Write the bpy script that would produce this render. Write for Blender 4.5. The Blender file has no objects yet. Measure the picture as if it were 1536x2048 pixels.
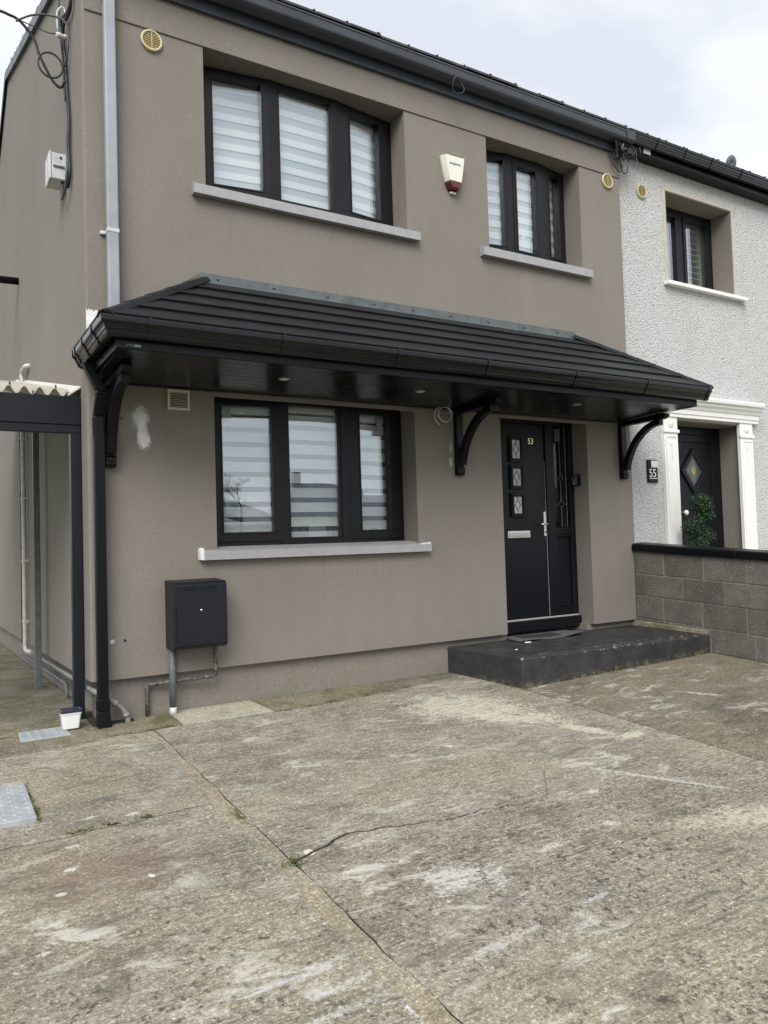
import bpy, bmesh, math, random
from mathutils import Matrix, Vector, noise as mnoise
from mathutils.geometry import tessellate_polygon

random.seed(7)
SC = bpy.context.scene
COL = SC.collection
R_ = math.radians

# ------------------------------------------------------------------ camera
CAM_POS = (-0.945, -5.4, 1.165)
cam_d = bpy.data.cameras.new('camera')
cam_d.sensor_fit = 'VERTICAL'
cam_d.sensor_height = 36.0
cam_d.lens = 1519.1 / 2048 * 36.0
cam_d.clip_start = 0.05
cam_d.clip_end = 2000
cam = bpy.data.objects.new('camera', cam_d)
COL.objects.link(cam)
rt = (0.8556822, -0.5165977, -0.0305757)
dn = (-0.0064721, 0.0483959, -0.9988073)
fw = (0.5174612, 0.8548595, 0.0380680)
cam.matrix_world = Matrix(((rt[0], -dn[0], -fw[0], CAM_POS[0]),
                           (rt[1], -dn[1], -fw[1], CAM_POS[1]),
                           (rt[2], -dn[2], -fw[2], CAM_POS[2]),
                           (0, 0, 0, 1)))
SC.camera = cam

# ------------------------------------------------------------------ sky, sun, exposure
SUN_EL, SUN_AZ = R_(43), R_(217)        # azimuth clockwise from +y: the sun stands in front of the house, a little to the left
world = bpy.data.worlds.new('World')
SC.world = world
world.use_nodes = True
wn, wl = world.node_tree.nodes, world.node_tree.links
wn.clear()
w_out = wn.new('ShaderNodeOutputWorld')
w_bg = wn.new('ShaderNodeBackground')
w_bg.inputs['Strength'].default_value = 0.082
sky = wn.new('ShaderNodeTexSky')
sky.sky_type = 'NISHITA'
sky.sun_disc = False
sky.sun_elevation = SUN_EL
sky.sun_rotation = SUN_AZ
sky.air_density = 1.0
sky.dust_density = 3.0
tc = wn.new('ShaderNodeTexCoord')
mp = wn.new('ShaderNodeMapping')
mp.inputs['Scale'].default_value = (1.0, 1.0, 2.2)
wl.new(tc.outputs['Generated'], mp.inputs['Vector'])
n1 = wn.new('ShaderNodeTexNoise')
n1.inputs['Scale'].default_value = 2.3
n1.inputs['Detail'].default_value = 5
n1.inputs['Roughness'].default_value = 0.5
n1.inputs['Distortion'].default_value = 0.3
wl.new(mp.outputs['Vector'], n1.inputs['Vector'])
cr_ = wn.new('ShaderNodeValToRGB')
cr_.color_ramp.elements[0].position = 0.36
cr_.color_ramp.elements[0].color = (4.5, 4.72, 5.2, 1)
cr_.color_ramp.elements[1].position = 0.62
cr_.color_ramp.elements[1].color = (7.0, 7.15, 7.5, 1)
wl.new(n1.outputs['Fac'], cr_.inputs['Fac'])
mx = wn.new('ShaderNodeMix')
mx.data_type = 'RGBA'
mx.inputs['Factor'].default_value = 0.93          # an overcast layer over the clear sky
wl.new(sky.outputs['Color'], mx.inputs['A'])
wl.new(cr_.outputs['Color'], mx.inputs['B'])
wl.new(mx.outputs['Result'], w_bg.inputs['Color'])
wl.new(w_bg.outputs['Background'], w_out.inputs['Surface'])

sun_d = bpy.data.lights.new('sun', 'SUN')
sun_d.energy = 1.5
sun_d.angle = R_(38)
sun_d.color = (1.0, 0.965, 0.91)
sun = bpy.data.objects.new('sun', sun_d)
COL.objects.link(sun)
sdir = Vector((math.sin(SUN_AZ) * math.cos(SUN_EL), math.cos(SUN_AZ) * math.cos(SUN_EL), math.sin(SUN_EL)))
sun.rotation_euler = (-sdir).to_track_quat('-Z', 'Y').to_euler()
sun.location = (0, -8, 14)

SC.view_settings.view_transform = 'Standard'
SC.view_settings.look = 'None'
SC.view_settings.gamma = 1
SC.view_settings.use_curve_mapping = False
SC.view_settings.exposure = 1.14
SC.cycles.use_denoising = True
SC.cycles.max_bounces = 8
SC.cycles.transparent_max_bounces = 12
SC.cycles.caustics_reflective = False
SC.cycles.caustics_refractive = False


# ------------------------------------------------------------------ mesh helpers
class MB:
    def __init__(self):
        self.v, self.f = [], []

    def add(self, vs, fs):
        o = len(self.v)
        self.v += [tuple(p) for p in vs]
        self.f += [tuple(i + o for i in q) for q in fs]
        return self

    def box(self, x0, x1, y0, y1, z0, z1):
        return self.add([(x0, y0, z0), (x1, y0, z0), (x1, y1, z0), (x0, y1, z0),
                         (x0, y0, z1), (x1, y0, z1), (x1, y1, z1), (x0, y1, z1)],
                        [(0, 3, 2, 1), (4, 5, 6, 7), (0, 1, 5, 4), (1, 2, 6, 5), (2, 3, 7, 6), (3, 0, 4, 7)])

    def hexa(self, p):          # 8 points ordered like box
        return self.add(p, [(0, 3, 2, 1), (4, 5, 6, 7), (0, 1, 5, 4), (1, 2, 6, 5), (2, 3, 7, 6), (3, 0, 4, 7)])

    def prism_x(self, yz, x0, x1):
        n = len(yz)
        return self.add([(x0, y, z) for y, z in yz] + [(x1, y, z) for y, z in yz],
                        [tuple(range(n)), tuple(range(2 * n - 1, n - 1, -1))] +
                        [(i, i + n, (i + 1) % n + n, (i + 1) % n) for i in range(n)])

    def prism_y(self, xz, y0, y1):
        n = len(xz)
        return self.add([(x, y0, z) for x, z in xz] + [(x, y1, z) for x, z in xz],
                        [tuple(range(n - 1, -1, -1)), tuple(range(n, 2 * n))] +
                        [(i, (i + 1) % n, (i + 1) % n + n, i + n) for i in range(n)])

    def prism_z(self, xy, z0, z1):
        n = len(xy)
        z0f = z0 if callable(z0) else (lambda x, y: z0)
        z1f = z1 if callable(z1) else (lambda x, y: z1)
        return self.add([(x, y, z0f(x, y)) for x, y in xy] + [(x, y, z1f(x, y)) for x, y in xy],
                        [tuple(range(n - 1, -1, -1)), tuple(range(n, 2 * n))] +
                        [(i, (i + 1) % n, (i + 1) % n + n, i + n) for i in range(n)])

    def tube(self, path, r, n=8, closed=False, caps=True):
        P = [Vector(p) for p in path]
        m = len(P)
        rs = r if isinstance(r, (list, tuple)) else [r] * m
        up = None
        base = len(self.v)
        for i, p in enumerate(P):
            if closed:
                t = (P[(i + 1) % m] - P[i - 1])
            else:
                t = P[min(i + 1, m - 1)] - P[max(i - 1, 0)]
            if t.length < 1e-9:
                t = Vector((0, 0, 1))
            t.normalize()
            if up is None:
                a = Vector((0, 0, 1)) if abs(t.z) < 0.9 else Vector((1, 0, 0))
                up = t.cross(a).normalized()
            else:
                up = (up - t * up.dot(t))
                if up.length < 1e-6:
                    up = t.orthogonal()
                up.normalize()
            w = t.cross(up)
            for k in range(n):
                a = 2 * math.pi * k / n
                q = p + (up * math.cos(a) + w * math.sin(a)) * rs[i]
                self.v.append(tuple(q))
        segs = m if closed else m - 1
        for i in range(segs):
            j = (i + 1) % m
            for k in range(n):
                l = (k + 1) % n
                self.f.append((base + i * n + k, base + i * n + l, base + j * n + l, base + j * n + k))
        if caps and not closed:
            self.f.append(tuple(base + k for k in range(n - 1, -1, -1)))
            self.f.append(tuple(base + (m - 1) * n + k for k in range(n)))
        return self

    def lathe(self, prof, c, axis='z', n=20):
        base = len(self.v)
        for r, h in prof:
            for k in range(n):
                a = 2 * math.pi * k / n
                x, y = r * math.cos(a), r * math.sin(a)
                if axis == 'z':
                    self.v.append((c[0] + x, c[1] + y, c[2] + h))
                elif axis == 'y':
                    self.v.append((c[0] + x, c[1] + h, c[2] + y))
                else:
                    self.v.append((c[0] + h, c[1] + x, c[2] + y))
        for i in range(len(prof) - 1):
            for k in range(n):
                l = (k + 1) % n
                self.f.append((base + i * n + k, base + i * n + l, base + (i + 1) * n + l, base + (i + 1) * n + k))
        self.f.append(tuple(base + k for k in range(n - 1, -1, -1)))
        self.f.append(tuple(base + (len(prof) - 1) * n + k for k in range(n)))
        return self

    def sweep(self, path, prof):
        """profile (outward, z) swept along a flat path (x, y) with mitred corners"""
        m, n = len(path), len(prof)
        base = len(self.v)
        for i in range(m):
            p = Vector(path[i])
            ds = []
            if i > 0:
                ds.append((Vector(path[i]) - Vector(path[i - 1])).normalized())
            if i < m - 1:
                ds.append((Vector(path[i + 1]) - Vector(path[i])).normalized())
            ns = [Vector((d.y, -d.x)) for d in ds]
            if len(ns) == 2:
                b = (ns[0] + ns[1]).normalized()
                off = b / max(0.2, b.dot(ns[0]))
            else:
                off = ns[0]
            for o, z in prof:
                self.v.append((p.x + off.x * o, p.y + off.y * o, z))
        for i in range(m - 1):
            for k in range(n):
                l = (k + 1) % n
                self.f.append((base + i * n + k, base + i * n + l, base + (i + 1) * n + l, base + (i + 1) * n + k))
        self.f.append(tuple(base + k for k in range(n)))
        self.f.append(tuple(base + (m - 1) * n + k for k in range(n - 1, -1, -1)))
        return self

    def mesh(self, name, tri=False):
        me = bpy.data.meshes.new(name)
        me.from_pydata(self.v, [], self.f)
        bm = bmesh.new()
        bm.from_mesh(me)
        if tri:
            bmesh.ops.triangulate(bm, faces=[f for f in bm.faces if len(f.verts) > 4])
        bmesh.ops.recalc_face_normals(bm, faces=bm.faces)
        bm.to_mesh(me)
        bm.free()
        return me

    def build(self, name, mat, parent=None, smooth=False, bevel=0.0, tri=False, seg=2):
        o = link(name, self.mesh(name, tri), mat, parent)
        if smooth:
            for p in o.data.polygons:
                p.use_smooth = len(p.vertices) <= 4
        if bevel:
            b = o.modifiers.new('bevel', 'BEVEL')
            b.width = bevel
            b.segments = seg
            b.limit_method = 'ANGLE'
            b.angle_limit = R_(35)
        return o


WM = {}


def link(name, data, mat, parent=None, matrix=None):
    o = bpy.data.objects.new(name, data)
    COL.objects.link(o)
    if mat is not None and data is not None:
        data.materials.clear()
        data.materials.append(mat)
    if parent is not None:
        o.parent = parent
        o.matrix_parent_inverse = WM[parent.name].inverted()
    m = matrix or Matrix.Identity(4)
    o.matrix_basis = m
    WM[o.name] = m.copy()
    return o


def thing(name, label, cat, loc=(0, 0, 0), group=None):
    o = link(name, None, None, None, Matrix.Translation(loc))
    o.empty_display_size = 0.1
    return tag(o, label, cat, group)


def tag(o, label=None, cat=None, group=None, kind=None):
    if label:
        o['label'] = label
    if cat:
        o['category'] = cat
    if group:
        o['group'] = group
    if kind:
        o['kind'] = kind
    return o


def copy_part(o, parent, matrix):
    c = o.copy()
    COL.objects.link(c)
    c.parent = parent
    c.matrix_parent_inverse = WM[parent.name].inverted()
    c.matrix_basis = matrix
    WM[c.name] = matrix.copy()
    return c


def text_mesh(s, size, matrix, extrude=0.002):
    cu = bpy.data.curves.new('lettering', 'FONT')
    cu.body = s
    cu.size = size
    cu.extrude = extrude
    cu.resolution_u = 3
    to = bpy.data.objects.new('lettering', cu)
    COL.objects.link(to)
    me = bpy.data.meshes.new_from_object(to)
    bpy.data.objects.remove(to)
    bpy.data.curves.remove(cu)
    me.transform(matrix)
    return me


def front_mat(x, y, z, sx=1.0, slant=0.0):      # text standing on a wall that faces -y
    return Matrix(((sx, slant, 0, x), (0, 0, -1, y), (0, 1, 0, z), (0, 0, 0, 1)))


# ------------------------------------------------------------------ materials
class NT:
    def __init__(self, name):
        self.m = bpy.data.materials.new(name)
        self.m.use_nodes = True
        self.n, self.l = self.m.node_tree.nodes, self.m.node_tree.links
        self.n.clear()
        self.out = self.n.new('ShaderNodeOutputMaterial')

    def new(self, t, **kw):
        nd = self.n.new('ShaderNode' + t)
        for k, v in kw.items():
            setattr(nd, k, v)
        return nd

    def put(self, sock, v):
        if hasattr(v, 'is_linked') or hasattr(v, 'links'):
            self.l.new(v, sock)
        elif isinstance(v, (tuple, list)) and len(v) == 3 and sock.type == 'RGBA':
            sock.default_value = (*v, 1)
        else:
            sock.default_value = v

    def pos(self):
        return self.new('NewGeometry').outputs['Position']

    def mapping(self, vec, scale=(1, 1, 1), loc=(0, 0, 0), rot=(0, 0, 0)):
        n = self.new('Mapping')
        self.l.new(vec, n.inputs['Vector'])
        n.inputs['Scale'].default_value = scale
        n.inputs['Location'].default_value = loc
        n.inputs['Rotation'].default_value = rot
        return n.outputs['Vector']

    def noise(self, vec, scale, detail=4, rough=0.55, dist=0.0):
        n = self.new('TexNoise')
        self.l.new(vec, n.inputs['Vector'])
        n.inputs['Scale'].default_value = scale
        n.inputs['Detail'].default_value = detail
        n.inputs['Roughness'].default_value = rough
        n.inputs['Distortion'].default_value = dist
        return n.outputs['Fac']

    def voronoi(self, vec, scale, feature='F1', out='Distance'):
        n = self.new('TexVoronoi', feature=feature)
        self.l.new(vec, n.inputs['Vector'])
        n.inputs['Scale'].default_value = scale
        return n.outputs[out]

    def ramp(self, fac, stops):
        n = self.new('ValToRGB')
        self.l.new(fac, n.inputs['Fac'])
        e = n.color_ramp.elements
        while len(e) < len(stops):
            e.new(0.5)
        for i, (p, c) in enumerate(stops):
            e[i].position = p
            e[i].color = (*c, 1) if isinstance(c, (tuple, list)) else (c, c, c, 1)
        return n.outputs['Color']

    def rng(self, fac, a, b, c=0.0, d=1.0, smooth=True):
        n = self.new('MapRange')
        if smooth:
            n.interpolation_type = 'SMOOTHSTEP'
        self.put(n.inputs['Value'], fac)
        n.inputs['From Min'].default_value = a
        n.inputs['From Max'].default_value = b
        n.inputs['To Min'].default_value = c
        n.inputs['To Max'].default_value = d
        return n.outputs['Result']

    def math(self, op, a, b=0.0, clamp=False):
        n = self.new('Math', operation=op, use_clamp=clamp)
        self.put(n.inputs[0], a)
        self.put(n.inputs[1], b)
        return n.outputs[0]

    def mix(self, fac, a, b, blend='MIX'):
        n = self.new('Mix', data_type='RGBA', blend_type=blend)
        self.put(n.inputs['Factor'], fac)
        self.put(n.inputs['A'], a)
        self.put(n.inputs['B'], b)
        return n.outputs['Result']

    def sep(self, vec):
        n = self.new('SeparateXYZ')
        self.l.new(vec, n.inputs[0])
        return n.outputs

    def bump(self, h, strength, dist, normal=None):
        n = self.new('Bump')
        self.put(n.inputs['Height'], h)
        n.inputs['Strength'].default_value = strength
        n.inputs['Distance'].default_value = dist
        if normal is not None:
            self.l.new(normal, n.inputs['Normal'])
        return n.outputs['Normal']

    def principled(self, color, rough=0.6, metal=0.0, normal=None, spec=0.5, **kw):
        b = self.new('BsdfPrincipled')
        self.put(b.inputs['Base Color'], color)
        self.put(b.inputs['Roughness'], rough)
        b.inputs['Metallic'].default_value = metal
        b.inputs['Specular IOR Level'].default_value = spec
        if normal is not None:
            self.l.new(normal, b.inputs['Normal'])
        for k, v in kw.items():
            b.inputs[k].default_value = v
        return b

    def done(self, shader):
        self.l.new(shader.outputs[0], self.out.inputs['Surface'])
        return self.m


def plain(name, col, rough=0.5, metal=0.0, var=0.12, scale=14, spec=0.5, bump=0.0, bscale=200):
    t = NT(name)
    p = t.pos()
    n = t.noise(p, scale, 5, 0.6)
    c = t.mix(t.rng(n, 0.3, 0.7), tuple(x * (1 - var) for x in col), tuple(min(1, x * (1 + var)) for x in col))
    r = t.rng(t.noise(p, 2.5, 2), 0.3, 0.7, max(0.03, rough - 0.03), min(1, rough + 0.05))
    nrm = t.bump(t.noise(p, bscale, 3), bump, 0.002) if bump else None
    return t.done(t.principled(c, r, metal, nrm, spec))


def m_render(name, col, patches=True):
    t = NT(name)
    p = t.pos()
    big = t.noise(p, 0.9, 5, 0.6)
    mid = t.noise(t.mapping(p, (5, 5, 1.1)), 1.4, 5, 0.6)
    fine = t.noise(p, 72, 5, 0.8)
    c = t.mix(t.rng(big, 0.3, 0.7), tuple(x * 0.93 for x in col), tuple(x * 1.06 for x in col))
    c = t.mix(t.rng(mid, 0.35, 0.75, 0, 0.35), c, tuple(x * a for x, a in zip(col, (0.86, 0.84, 0.84))))
    c = t.mix(t.rng(fine, 0.36, 0.66, 0.0, 0.6), c, tuple(x * 0.62 for x in col))
    c = t.mix(t.rng(fine, 0.46, 0.30, 0.0, 0.3), c, tuple(x * 1.35 for x in col))
    if patches:      # white filler smears and paint touch-ups on the front of the wall
        xyz = t.sep(p)
        wob = t.noise(p, 55, 5, 0.8)
        wob2 = t.noise(t.mapping(p, (1, 1, 1), (3, 0, 0)), 9, 3, 0.6)

        def blob(cx, cz, rx, rz):
            dx = t.math('DIVIDE', t.math('SUBTRACT', xyz[0], cx), rx)
            dz = t.math('DIVIDE', t.math('SUBTRACT', xyz[2], cz), rz)
            d = t.math('SQRT', t.math('ADD', t.math('MULTIPLY', dx, dx), t.math('MULTIPLY', dz, dz)))
            d = t.math('ADD', d, t.math('MULTIPLY', t.math('SUBTRACT', wob, 0.5), 1.8))
            return t.math('ADD', d, t.math('MULTIPLY', t.math('SUBTRACT', wob2, 0.5), 0.9))
        for (a, b, rx, rz, k, lo) in ((0.355, 2.085, 0.064, 0.088, 0.62, 0.5), (0.375, 1.925, 0.052, 0.078, 0.92, 0.5), (0.350, 2.07, 0.085, 0.12, 0.18, 0.2), (0.366, 2.0, 0.042, 0.13, 0.7, 0.5),
                                      (3.035, 1.97, 0.022, 0.08, 0.35, 0.5), (3.03, 1.84, 0.022, 0.05, 0.55, 0.5)):
            c = t.mix(t.rng(blob(a, b, rx, rz), lo, 1.05, k, 0), c, (0.68, 0.69, 0.68))
        drip = t.noise(t.mapping(p, (26, 1, 0.7)), 1.0, 4, 0.6)
        for (xa, xb, zt_) in ((0.76, 2.74, 3.75), (3.44, 4.84, 3.75), (0.77, 2.75, 1.065), (-0.2, 5.4, 4.9)):
            inx = t.math('MULTIPLY', t.rng(xyz[0], xa - 0.02, xa + 0.05), t.rng(xyz[0], xb + 0.02, xb - 0.05))
            inz = t.math('MULTIPLY', t.rng(xyz[2], zt_ - 0.65, zt_ - 0.02), t.rng(xyz[2], zt_ + 0.001, zt_ - 0.001))
            c = t.mix(t.math('MULTIPLY', t.math('MULTIPLY', inx, inz), t.rng(drip, 0.52, 0.72, 0, 0.20)), c, tuple(x * 0.62 for x in col))
        c = t.mix(t.math('MULTIPLY', t.rng(xyz[2], 0.32, 0.0), t.rng(t.noise(p, 6, 6, 0.75), 0.42, 0.66, 0, 0.5)), c, (0.17, 0.155, 0.12))
        c = t.mix(t.rng(t.noise(p, 5.5, 6, 0.75), 0.70, 0.78, 0, 0.28), c, tuple(min(1, x * 1.35) for x in col))
    n = t.bump(fine, 0.35, 0.0025)
    n = t.bump(t.noise(p, 12, 3), 0.12, 0.01, n)
    return t.done(t.principled(c, 0.92, 0, n, 0.25))


def m_pebbledash():
    t = NT('white_pebbledash')
    p = t.pos()
    v = t.voronoi(p, 82, 'F1')
    n = t.noise(p, 70, 5, 0.8)
    h = t.math('ADD', t.math('MULTIPLY', v, -1.3), n)
    c = t.ramp(t.math('ADD', t.math('MULTIPLY', v, 0.7), t.math('MULTIPLY', n, 0.5)),
               [(0.36, (0.80, 0.80, 0.795)), (0.6, (0.70, 0.70, 0.70)), (0.84, (0.42, 0.415, 0.41))])
    big = t.noise(p, 1.3, 5)
    c = t.mix(t.rng(big, 0.45, 0.8, 0, 0.35), c, (0.60, 0.585, 0.56))
    c = t.mix(t.rng(t.noise(t.mapping(p, (3, 1, 0.5)), 1.2, 5, 0.7), 0.55, 0.75, 0, 0.4), c, (0.52, 0.51, 0.49))
    return t.done(t.principled(c, 0.9, 0, t.bump(h, 0.95, 0.014), 0.2))


def m_concrete(name, dark, light, drive=True, moss=0.0, brush=1.0, rib=True):
    t = NT(name)
    p = t.pos()
    xyz = t.sep(p)
    big = t.noise(p, 1.1, 6, 0.62)
    med = t.noise(p, 4.3, 6, 0.68)
    c = t.mix(t.rng(t.math('ADD', t.math('MULTIPLY', big, 0.6), t.math('MULTIPLY', med, 0.4)), 0.36, 0.64), dark, light)
    c = t.mix(t.rng(t.noise(t.mapping(p, (1, 1, 1), (7, 3, 0)), 0.8, 4), 0.42, 0.66, 0, 0.6), c,
              (light[0] * 1.05, light[1] * 0.99, light[2] * 0.80))                       # ochre film
    # brushed finish, laid along the house
    st = t.noise(t.mapping(p, (4.5, 52, 1), rot=(0, 0, R_(3))), 1.0, 6, 0.72, 0.35)
    st2 = t.noise(t.mapping(p, (14, 120, 1), rot=(0, 0, R_(-2))), 1.0, 4, 0.7, 0.3)
    stm = t.rng(t.noise(p, 0.9, 4), 0.35, 0.62, 0.30 * brush, 1.0 * brush)
    c = t.mix(t.math('MULTIPLY', t.rng(st, 0.49, 0.66), t.math('MULTIPLY', stm, 0.9)), c, tuple(x * 0.42 for x in dark))
    c = t.mix(t.math('MULTIPLY', t.rng(st2, 0.50, 0.66), t.math('MULTIPLY', stm, 0.85)), c, tuple(min(0.7, x * 1.65) for x in light))
    # sand and small stones of the worn face
    grain = t.noise(p, 190, 3, 0.75)
    grain2 = t.noise(t.mapping(p, (1.0, 0.95, 1)), 66, 5, 0.82, 0.2)
    grain3 = t.noise(t.mapping(p, (1.0, 0.95, 1), (5, 1, 0)), 27, 6, 0.82, 0.2)
    c = t.mix(t.rng(grain, 0.44, 0.64, 0, 0.42), c, tuple(x * 0.48 for x in dark))
    c = t.mix(t.rng(grain2, 0.52, 0.66, 0, 0.72), c, tuple(min(0.7, x * 1.7) for x in light))
    c = t.mix(t.rng(grain2, 0.46, 0.36, 0, 0.65), c, tuple(x * 0.45 for x in dark))
    c = t.mix(t.rng(grain3, 0.56, 0.68, 0, 0.45), c, tuple(min(0.7, x * 1.75) for x in light))
    c = t.mix(t.rng(grain3, 0.42, 0.33, 0, 0.5), c, tuple(x * 0.5 for x in dark))
    vo = t.new('TexVoronoi', feature='F1')
    t.l.new(t.mapping(p, (1, 1.3, 1)), vo.inputs['Vector'])
    vo.inputs['Scale'].default_value = 48
    rnd = t.sep(vo.outputs['Color'])
    speck = t.math('MULTIPLY', t.rng(t.math('ADD', vo.outputs['Distance'], t.math('MULTIPLY', rnd[1], 0.22)), 0.25, 0.36, 1, 0), t.rng(rnd[0], 0.86, 0.88))
    c = t.mix(t.math('MULTIPLY', speck, t.rng(med, 0.4, 0.6, 0.1, 0.7)), c, (0.62, 0.6, 0.54))
    sand = t.sep(t.voronoi(t.mapping(p, (1, 0.9, 1)), 150, 'F1', 'Color'))[0]
    sand2 = t.sep(t.voronoi(t.mapping(p, (0.8, 1.15, 1), (2, 5, 0)), 46, 'F1', 'Color'))[1]
    c = t.mix(0.6, c, t.ramp(sand, [(0.0, 0.58), (0.5, 0.95), (0.82, 1.08), (1.0, 1.75)]), 'MULTIPLY')
    c = t.mix(0.28, c, t.ramp(sand2, [(0.0, 0.62), (0.45, 0.98), (0.85, 1.05), (1.0, 1.5)]), 'MULTIPLY')
    height = t.math('ADD', t.math('MULTIPLY', st, 0.9), t.math('ADD', t.math('MULTIPLY', grain2, 0.9), t.math('MULTIPLY', grain3, 0.7)))
    if drive:
        near = t.rng(xyz[1], -1.9, -3.1)
        left = t.rng(xyz[0], 1.6, 0.0)
        # black lichen spots
        li = t.noise(p, 34, 4, 0.65, 0.4)
        lim = t.math('MULTIPLY', t.rng(li, 0.555, 0.63), t.math('MULTIPLY', near, t.rng(t.noise(p, 2.6, 3), 0.40, 0.56)))
        c = t.mix(t.math('MULTIPLY', lim, 0.8), c, (0.055, 0.046, 0.038))
        # white lime bloom, drawn out along the brush marks
        bl = t.noise(t.mapping(p, (1.6, 3.6, 1), rot=(0, 0, R_(7))), 2.1, 8, 0.78, 0.6)
        blm = t.rng(t.noise(p, 1.5, 3), 0.40, 0.62)
        c = t.mix(t.math('MULTIPLY', t.rng(bl, 0.51, 0.64), t.math('MULTIPLY', blm, t.math('ADD', t.math('MULTIPLY', near, 0.12), 0.78))), c, (0.60, 0.58, 0.52))
        dk = t.noise(t.mapping(p, (1.3, 3.0, 1), (4, 9, 0)), 2.4, 7, 0.75, 0.5)
        c = t.mix(t.rng(dk, 0.52, 0.66, 0, 0.55), c, tuple(x * 0.55 for x in dark))
        bl2 = t.noise(p, 11, 6, 0.75, 0.3)
        c = t.mix(t.math('MULTIPLY', t.rng(bl2, 0.63, 0.70), t.math('ADD', t.math('MULTIPLY', near, 0.5), 0.3)), c, (0.66, 0.64, 0.58))
        # brown stain by the left edge
        dx = t.math('DIVIDE', t.math('ADD', xyz[0], 0.30), 0.42)
        dy = t.math('DIVIDE', t.math('ADD', xyz[1], 2.18), 0.30)
        d = t.math('ADD', t.math('SQRT', t.math('ADD', t.math('MULTIPLY', dx, dx), t.math('MULTIPLY', dy, dy))),
                   t.math('MULTIPLY', t.math('SUBTRACT', med, 0.5), 1.6))
        c = t.mix(t.rng(d, 0.2, 1.3, 0.42, 0), c, (0.15, 0.10, 0.078))
        # spilt lime, mortar and paint, each a mark with its own outline
        w1 = t.noise(p, 7, 6, 0.7)
        w2 = t.noise(p, 48, 5, 0.8)
        wc = t.math('ADD', t.math('MULTIPLY', t.math('SUBTRACT', w1, 0.5), 1.7), t.math('MULTIPLY', t.math('SUBTRACT', w2, 0.5), 2.4))
        tex = t.math('MULTIPLY', t.rng(t.noise(t.mapping(p, (5, 22, 1)), 2.2, 6, 0.8), 0.42, 0.53, 0.25, 1), t.rng(grain2, 0.38, 0.50, 0.4, 1))
        for (cx, cy, rx, ry, rot, k, colr, amp) in (
                (2.38, -0.96, 0.50, 0.34, -38, 0.95, (0.60, 0.58, 0.47), 1.5), (2.52, -1.38, 0.32, 0.16, -42, 0.95, (0.58, 0.56, 0.44), 1.5),
                (2.70, -1.80, 0.23, 0.06, -62, 0.9, (0.62, 0.60, 0.47), 1.3), (2.85, -2.05, 0.14, 0.05, 5, 0.85, (0.62, 0.60, 0.47), 1.3),
                (4.05, -1.70, 0.16, 0.028, -60, 0.8, (0.6, 0.57, 0.48), 1.2), (2.35, -2.62, 0.34, 0.022, -58, 0.6, (0.64, 0.63, 0.6), 1.5),
                (0.80, -2.96, 0.13, 0.09, 20, 0.75, (0.62, 0.61, 0.57), 2.2), (0.95, -3.02, 0.10, 0.05, 60, 0.7, (0.62, 0.61, 0.57), 2.2), (1.30, -2.95, 0.09, 0.022, 10, 0.7, (0.6, 0.58, 0.5), 0.8),
                (0.42, -2.46, 0.026, 0.03, 0, 1.0, (0.64, 0.61, 0.52), 0.3), (0.27, -3.50, 0.03, 0.14, -4, 0.8, (0.66, 0.67, 0.68), 1.6),
                (-0.02, -3.20, 0.20, 0.020, 3, 0.55, (0.66, 0.66, 0.65), 1.7), (0.10, -3.32, 0.16, 0.018, 5, 0.5, (0.66, 0.66, 0.65), 1.7), (0.02, -3.42, 0.2, 0.016, 2, 0.5, (0.66, 0.66, 0.65), 1.7),
                (1.72, -2.92, 0.05, 0.03, -28, 0.75, (0.6, 0.57, 0.48), 0.6), (2.35, -3.22, 0.36, 0.12, -20, 0.6, (0.62, 0.6, 0.47), 2.0),
                (-0.46, -2.10, 0.035, 0.02, 15, 0.85, (0.6, 0.58, 0.53), 1.5), (-0.19, -2.32, 0.013, 0.017, 25, 0.9, (0.66, 0.64, 0.58), 0.9),
                (-0.52, -2.29, 0.02, 0.014, 0, 0.8, (0.6, 0.58, 0.53), 0.9), (-0.56, -1.95, 0.11, 0.03, 10, 0.5, (0.55, 0.5, 0.4), 1.6), (-0.42, -1.88, 0.03, 0.015, 0, 0.7, (0.6, 0.58, 0.53), 1.4),
                (1.15, -3.35, 0.08, 0.014, 2, 0.55, (0.55, 0.58, 0.62), 1.5), (0.98, -3.46, 0.09, 0.014, 4, 0.55, (0.55, 0.58, 0.62), 1.5), (0.62, -3.40, 0.2, 0.018, 5, 0.55, (0.62, 0.61, 0.58), 1.8),
                (1.75, -1.62, 0.03, 0.016, -30, 0.9, (0.64, 0.62, 0.56), 0.7), (-0.12, -1.66, 0.03, 0.016, 10, 0.7, (0.6, 0.58, 0.53), 1.3), (-0.30, -1.60, 0.035, 0.012, 10, 0.7, (0.6, 0.58, 0.53), 1.3)):
            mpn = t.new('Mapping', vector_type='TEXTURE')
            t.l.new(p, mpn.inputs['Vector'])
            mpn.inputs['Location'].default_value = (cx, cy, 0)
            mpn.inputs['Rotation'].default_value = (0, 0, R_(rot))
            mpn.inputs['Scale'].default_value = (rx, ry, 1000.0)
            ln = t.new('VectorMath', operation='LENGTH')
            t.l.new(mpn.outputs[0], ln.inputs[0])
            d = t.math('MULTIPLY_ADD', wc, amp)
            t.l.new(ln.outputs['Value'], d.node.inputs[2])
            f = t.rng(d, 0.72, 1.08, k, 0)
            if rx > 0.04:
                f = t.math('MULTIPLY', f, tex)
            c = t.mix(f, c, colr)
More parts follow.
